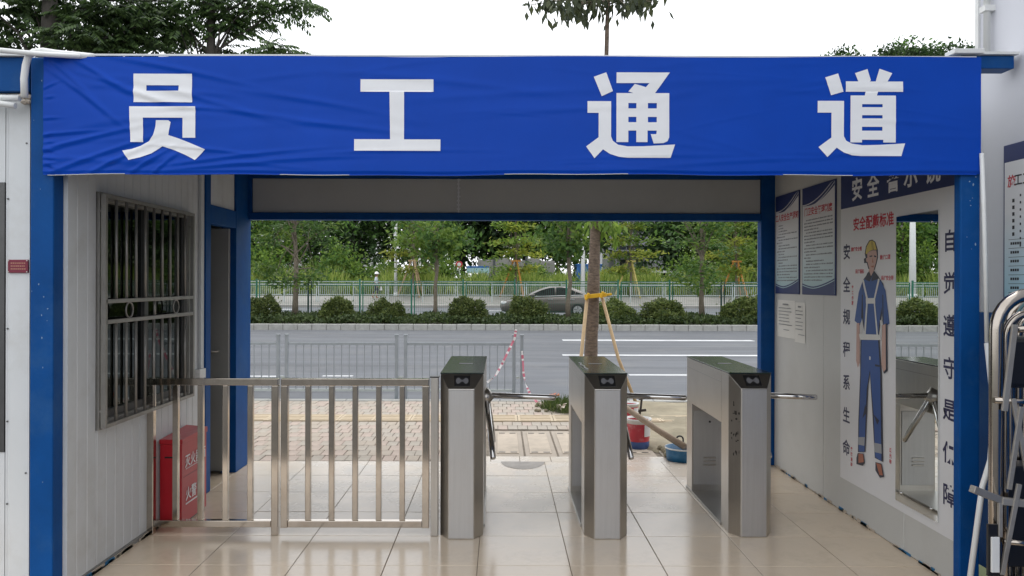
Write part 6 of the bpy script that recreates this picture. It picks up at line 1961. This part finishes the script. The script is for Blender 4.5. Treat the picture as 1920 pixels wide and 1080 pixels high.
# ---- walking worker
PXp, PYp = (705 - VX) * 54 / F, 54.0
base = Vector((PXp, PYp, .42))
per = root('person', base, 'person walking right in white helmet and pale shirt on the far sidewalk', 'person')
J = [(0, 0, .98), (0, 0, 1.18), (.02, 0, 1.42), (.03, 0, 1.53), (.055, 0, 1.64), (.05, 0, 1.74),      # pelvis, waist, chest, neck, face, crown
     (.02, -.10, .93), (.14, -.10, .52), (.02, -.10, .10), (.16, -.10, .04),                          # near leg forward
     (.0, .10, .93), (-.10, .10, .52), (-.28, .10, .14), (-.16, .10, .04),                            # far leg behind
     (.02, -.20, 1.40), (-.06, -.25, 1.12), (.08, -.26, .90),                                          # near arm back
     (.02, .20, 1.40), (.10, .25, 1.12), (.26, .24, .96)]
Ed = [(0, 1), (1, 2), (2, 3), (3, 4), (4, 5), (0, 6), (6, 7), (7, 8), (8, 9), (0, 10), (10, 11), (11, 12), (12, 13), (2, 14), (14, 15), (15, 16), (2, 17), (17, 18), (18, 19)]
Rd = [.165, .165,   .185, .062, .105, .100, .115, .085, .055, .05, .115, .085, .055, .05, .08, .058, .04, .08, .058, .04]
me = bpy.data.meshes.new('body')
me.from_pydata(J, Ed, [])
bo = link('body', me, per)
md = bo.modifiers.new('skin', 'SKIN'); me.skin_vertices[0].data[0].use_root = True
for i, r_ in enumerate(Rd): me.skin_vertices[0].data[i].radius = (r_ * .8, r_)
bo.modifiers.new('sub', 'SUBSURF').levels = 2
bpy.context.view_layer.update()
dg = bpy.context.evaluated_depsgraph_get()
nm = bpy.data.meshes.new_from_object(bo.evaluated_get(dg))
bo.modifiers.clear(); bo.data = nm; nm.name = 'body'
nm.materials.clear()
for k in ('skin', 'shirt', 'trousers', 'shoe'): nm.materials.append(M[k])
for p in nm.polygons:
    c = p.center; p.use_smooth = True
    arm = abs(c.y) > .195
    if c.z > 1.49: mi = 0
    elif arm: mi = 1 if c.z > 1.12 else 0
    elif c.z > .99: mi = 1
    elif c.z > .34: mi = 2
    elif c.z > .16: mi = 0
    else: mi = 3
    p.material_index = mi
def hand(wx, wy, wz, sgn):
    w0 = base + Vector((wx, wy, wz)); dn = Vector((.25, 0, -1)).normalized(); fw = Vector((1, 0, .25)).normalized()
    hm_ = MB(); hm_.bar(w0, w0 + dn * .09, .034, .078, up=(1, 0, 0))
    for q, (o_, l_) in enumerate(((-.03, .062), (-.010, .078), (.010, .072), (.029, .056))):
        a_ = w0 + dn * .085 + fw * o_
        hm_.tube([a_, a_ + dn * l_ * .5 + Vector((0, -sgn * .006, 0)), a_ + dn * l_ * .9 + Vector((0, -sgn * .024, 0))], [.0095, .0088, .007], 8)
    a_ = w0 + dn * .03 + fw * .036
    hm_.tube([a_, a_ + fw * .028 + dn * .03, a_ + fw * .030 + dn * .06], [.011, .0098, .008], 8)
    hm_.build('hand', M['skin'], per)
hand(.08, -.26, .90, -1); hand(.27, .24, .96, 1)
hc = base + Vector((.055, 0, 1.64))
MB().add([hc + Vector((.075, -.014, .02)), hc + Vector((.075, .014, .02)), hc + Vector((.118, .012, -.022)), hc + Vector((.118, -.012, -.022)), hc + Vector((.085, 0, -.030)), hc + Vector((.08, 0, .045))],
         [(0, 3, 5), (5, 3, 2), (5, 2, 1), (3, 4, 2), (0, 4, 3), (1, 2, 4)]).build('nose', M['skin'], per)
for sg in (-1, 1):
    MB().tube([hc + Vector((.070, sg * .036, .028)), hc + Vector((.093, sg * .034, .028))], .010, 8).build('eye', M['black'], per)
    MB().lathe(hc + Vector((-.010, sg * .086, -.005)), [(.001, .034), (.016, .02), (.018, 0), (.012, -.02), (.001, -.032)], 10).build('ear', M['skin'], per)
MB().box(hc.x + .078, hc.x + .094, hc.y - .026, hc.y + .026, hc.z - .052, hc.z - .045).build('mouth', M['shoe'], per)
MB().lathe(hc + Vector((-.022, 0, .0)), [(.075, -.06), (.098, .0), (.100, .07), (.08, .12)], 16).build('hair', M['black'], per)
hb = base + Vector((.045, 0, 1.69))
MB().lathe(hb, [(.165, 0), (.155, .012), (.140, .025), (.138, .08), (.11, .135), (.05, .165), (0, .17)], 18).build('helmet', M['helmet'], per)
MB().box(hb.x + .13, hb.x + .22, hb.y - .09, hb.y + .09, hb.z, hb.z + .015).build('helmet_peak', M['helmet'], per, bevel=.005)
bgp = base + Vector((.31, .24, .55))
tag(MB().add([(bgp.x - .12, bgp.y - .04, bgp.z), (bgp.x + .12, bgp.y - .04, bgp.z), (bgp.x + .12, bgp.y + .04, bgp.z), (bgp.x - .12, bgp.y + .04, bgp.z), (bgp.x - .03, bgp.y - .02, bgp.z + .27), (bgp.x + .03, bgp.y - .02, bgp.z + .27), (bgp.x + .03, bgp.y + .02, bgp.z + .27), (bgp.x - .03, bgp.y + .02, bgp.z + .27)],
         [(0, 3, 2, 1), (4, 5, 6, 7), (0, 1, 5, 4), (1, 2, 6, 5), (2, 3, 7, 6), (3, 0, 4, 7)]).build('carrier_bag', M['tape_w'], bevel=.02), 'white carrier bag held by the walking worker', 'bag')

bpy.data.objects.remove(_to)
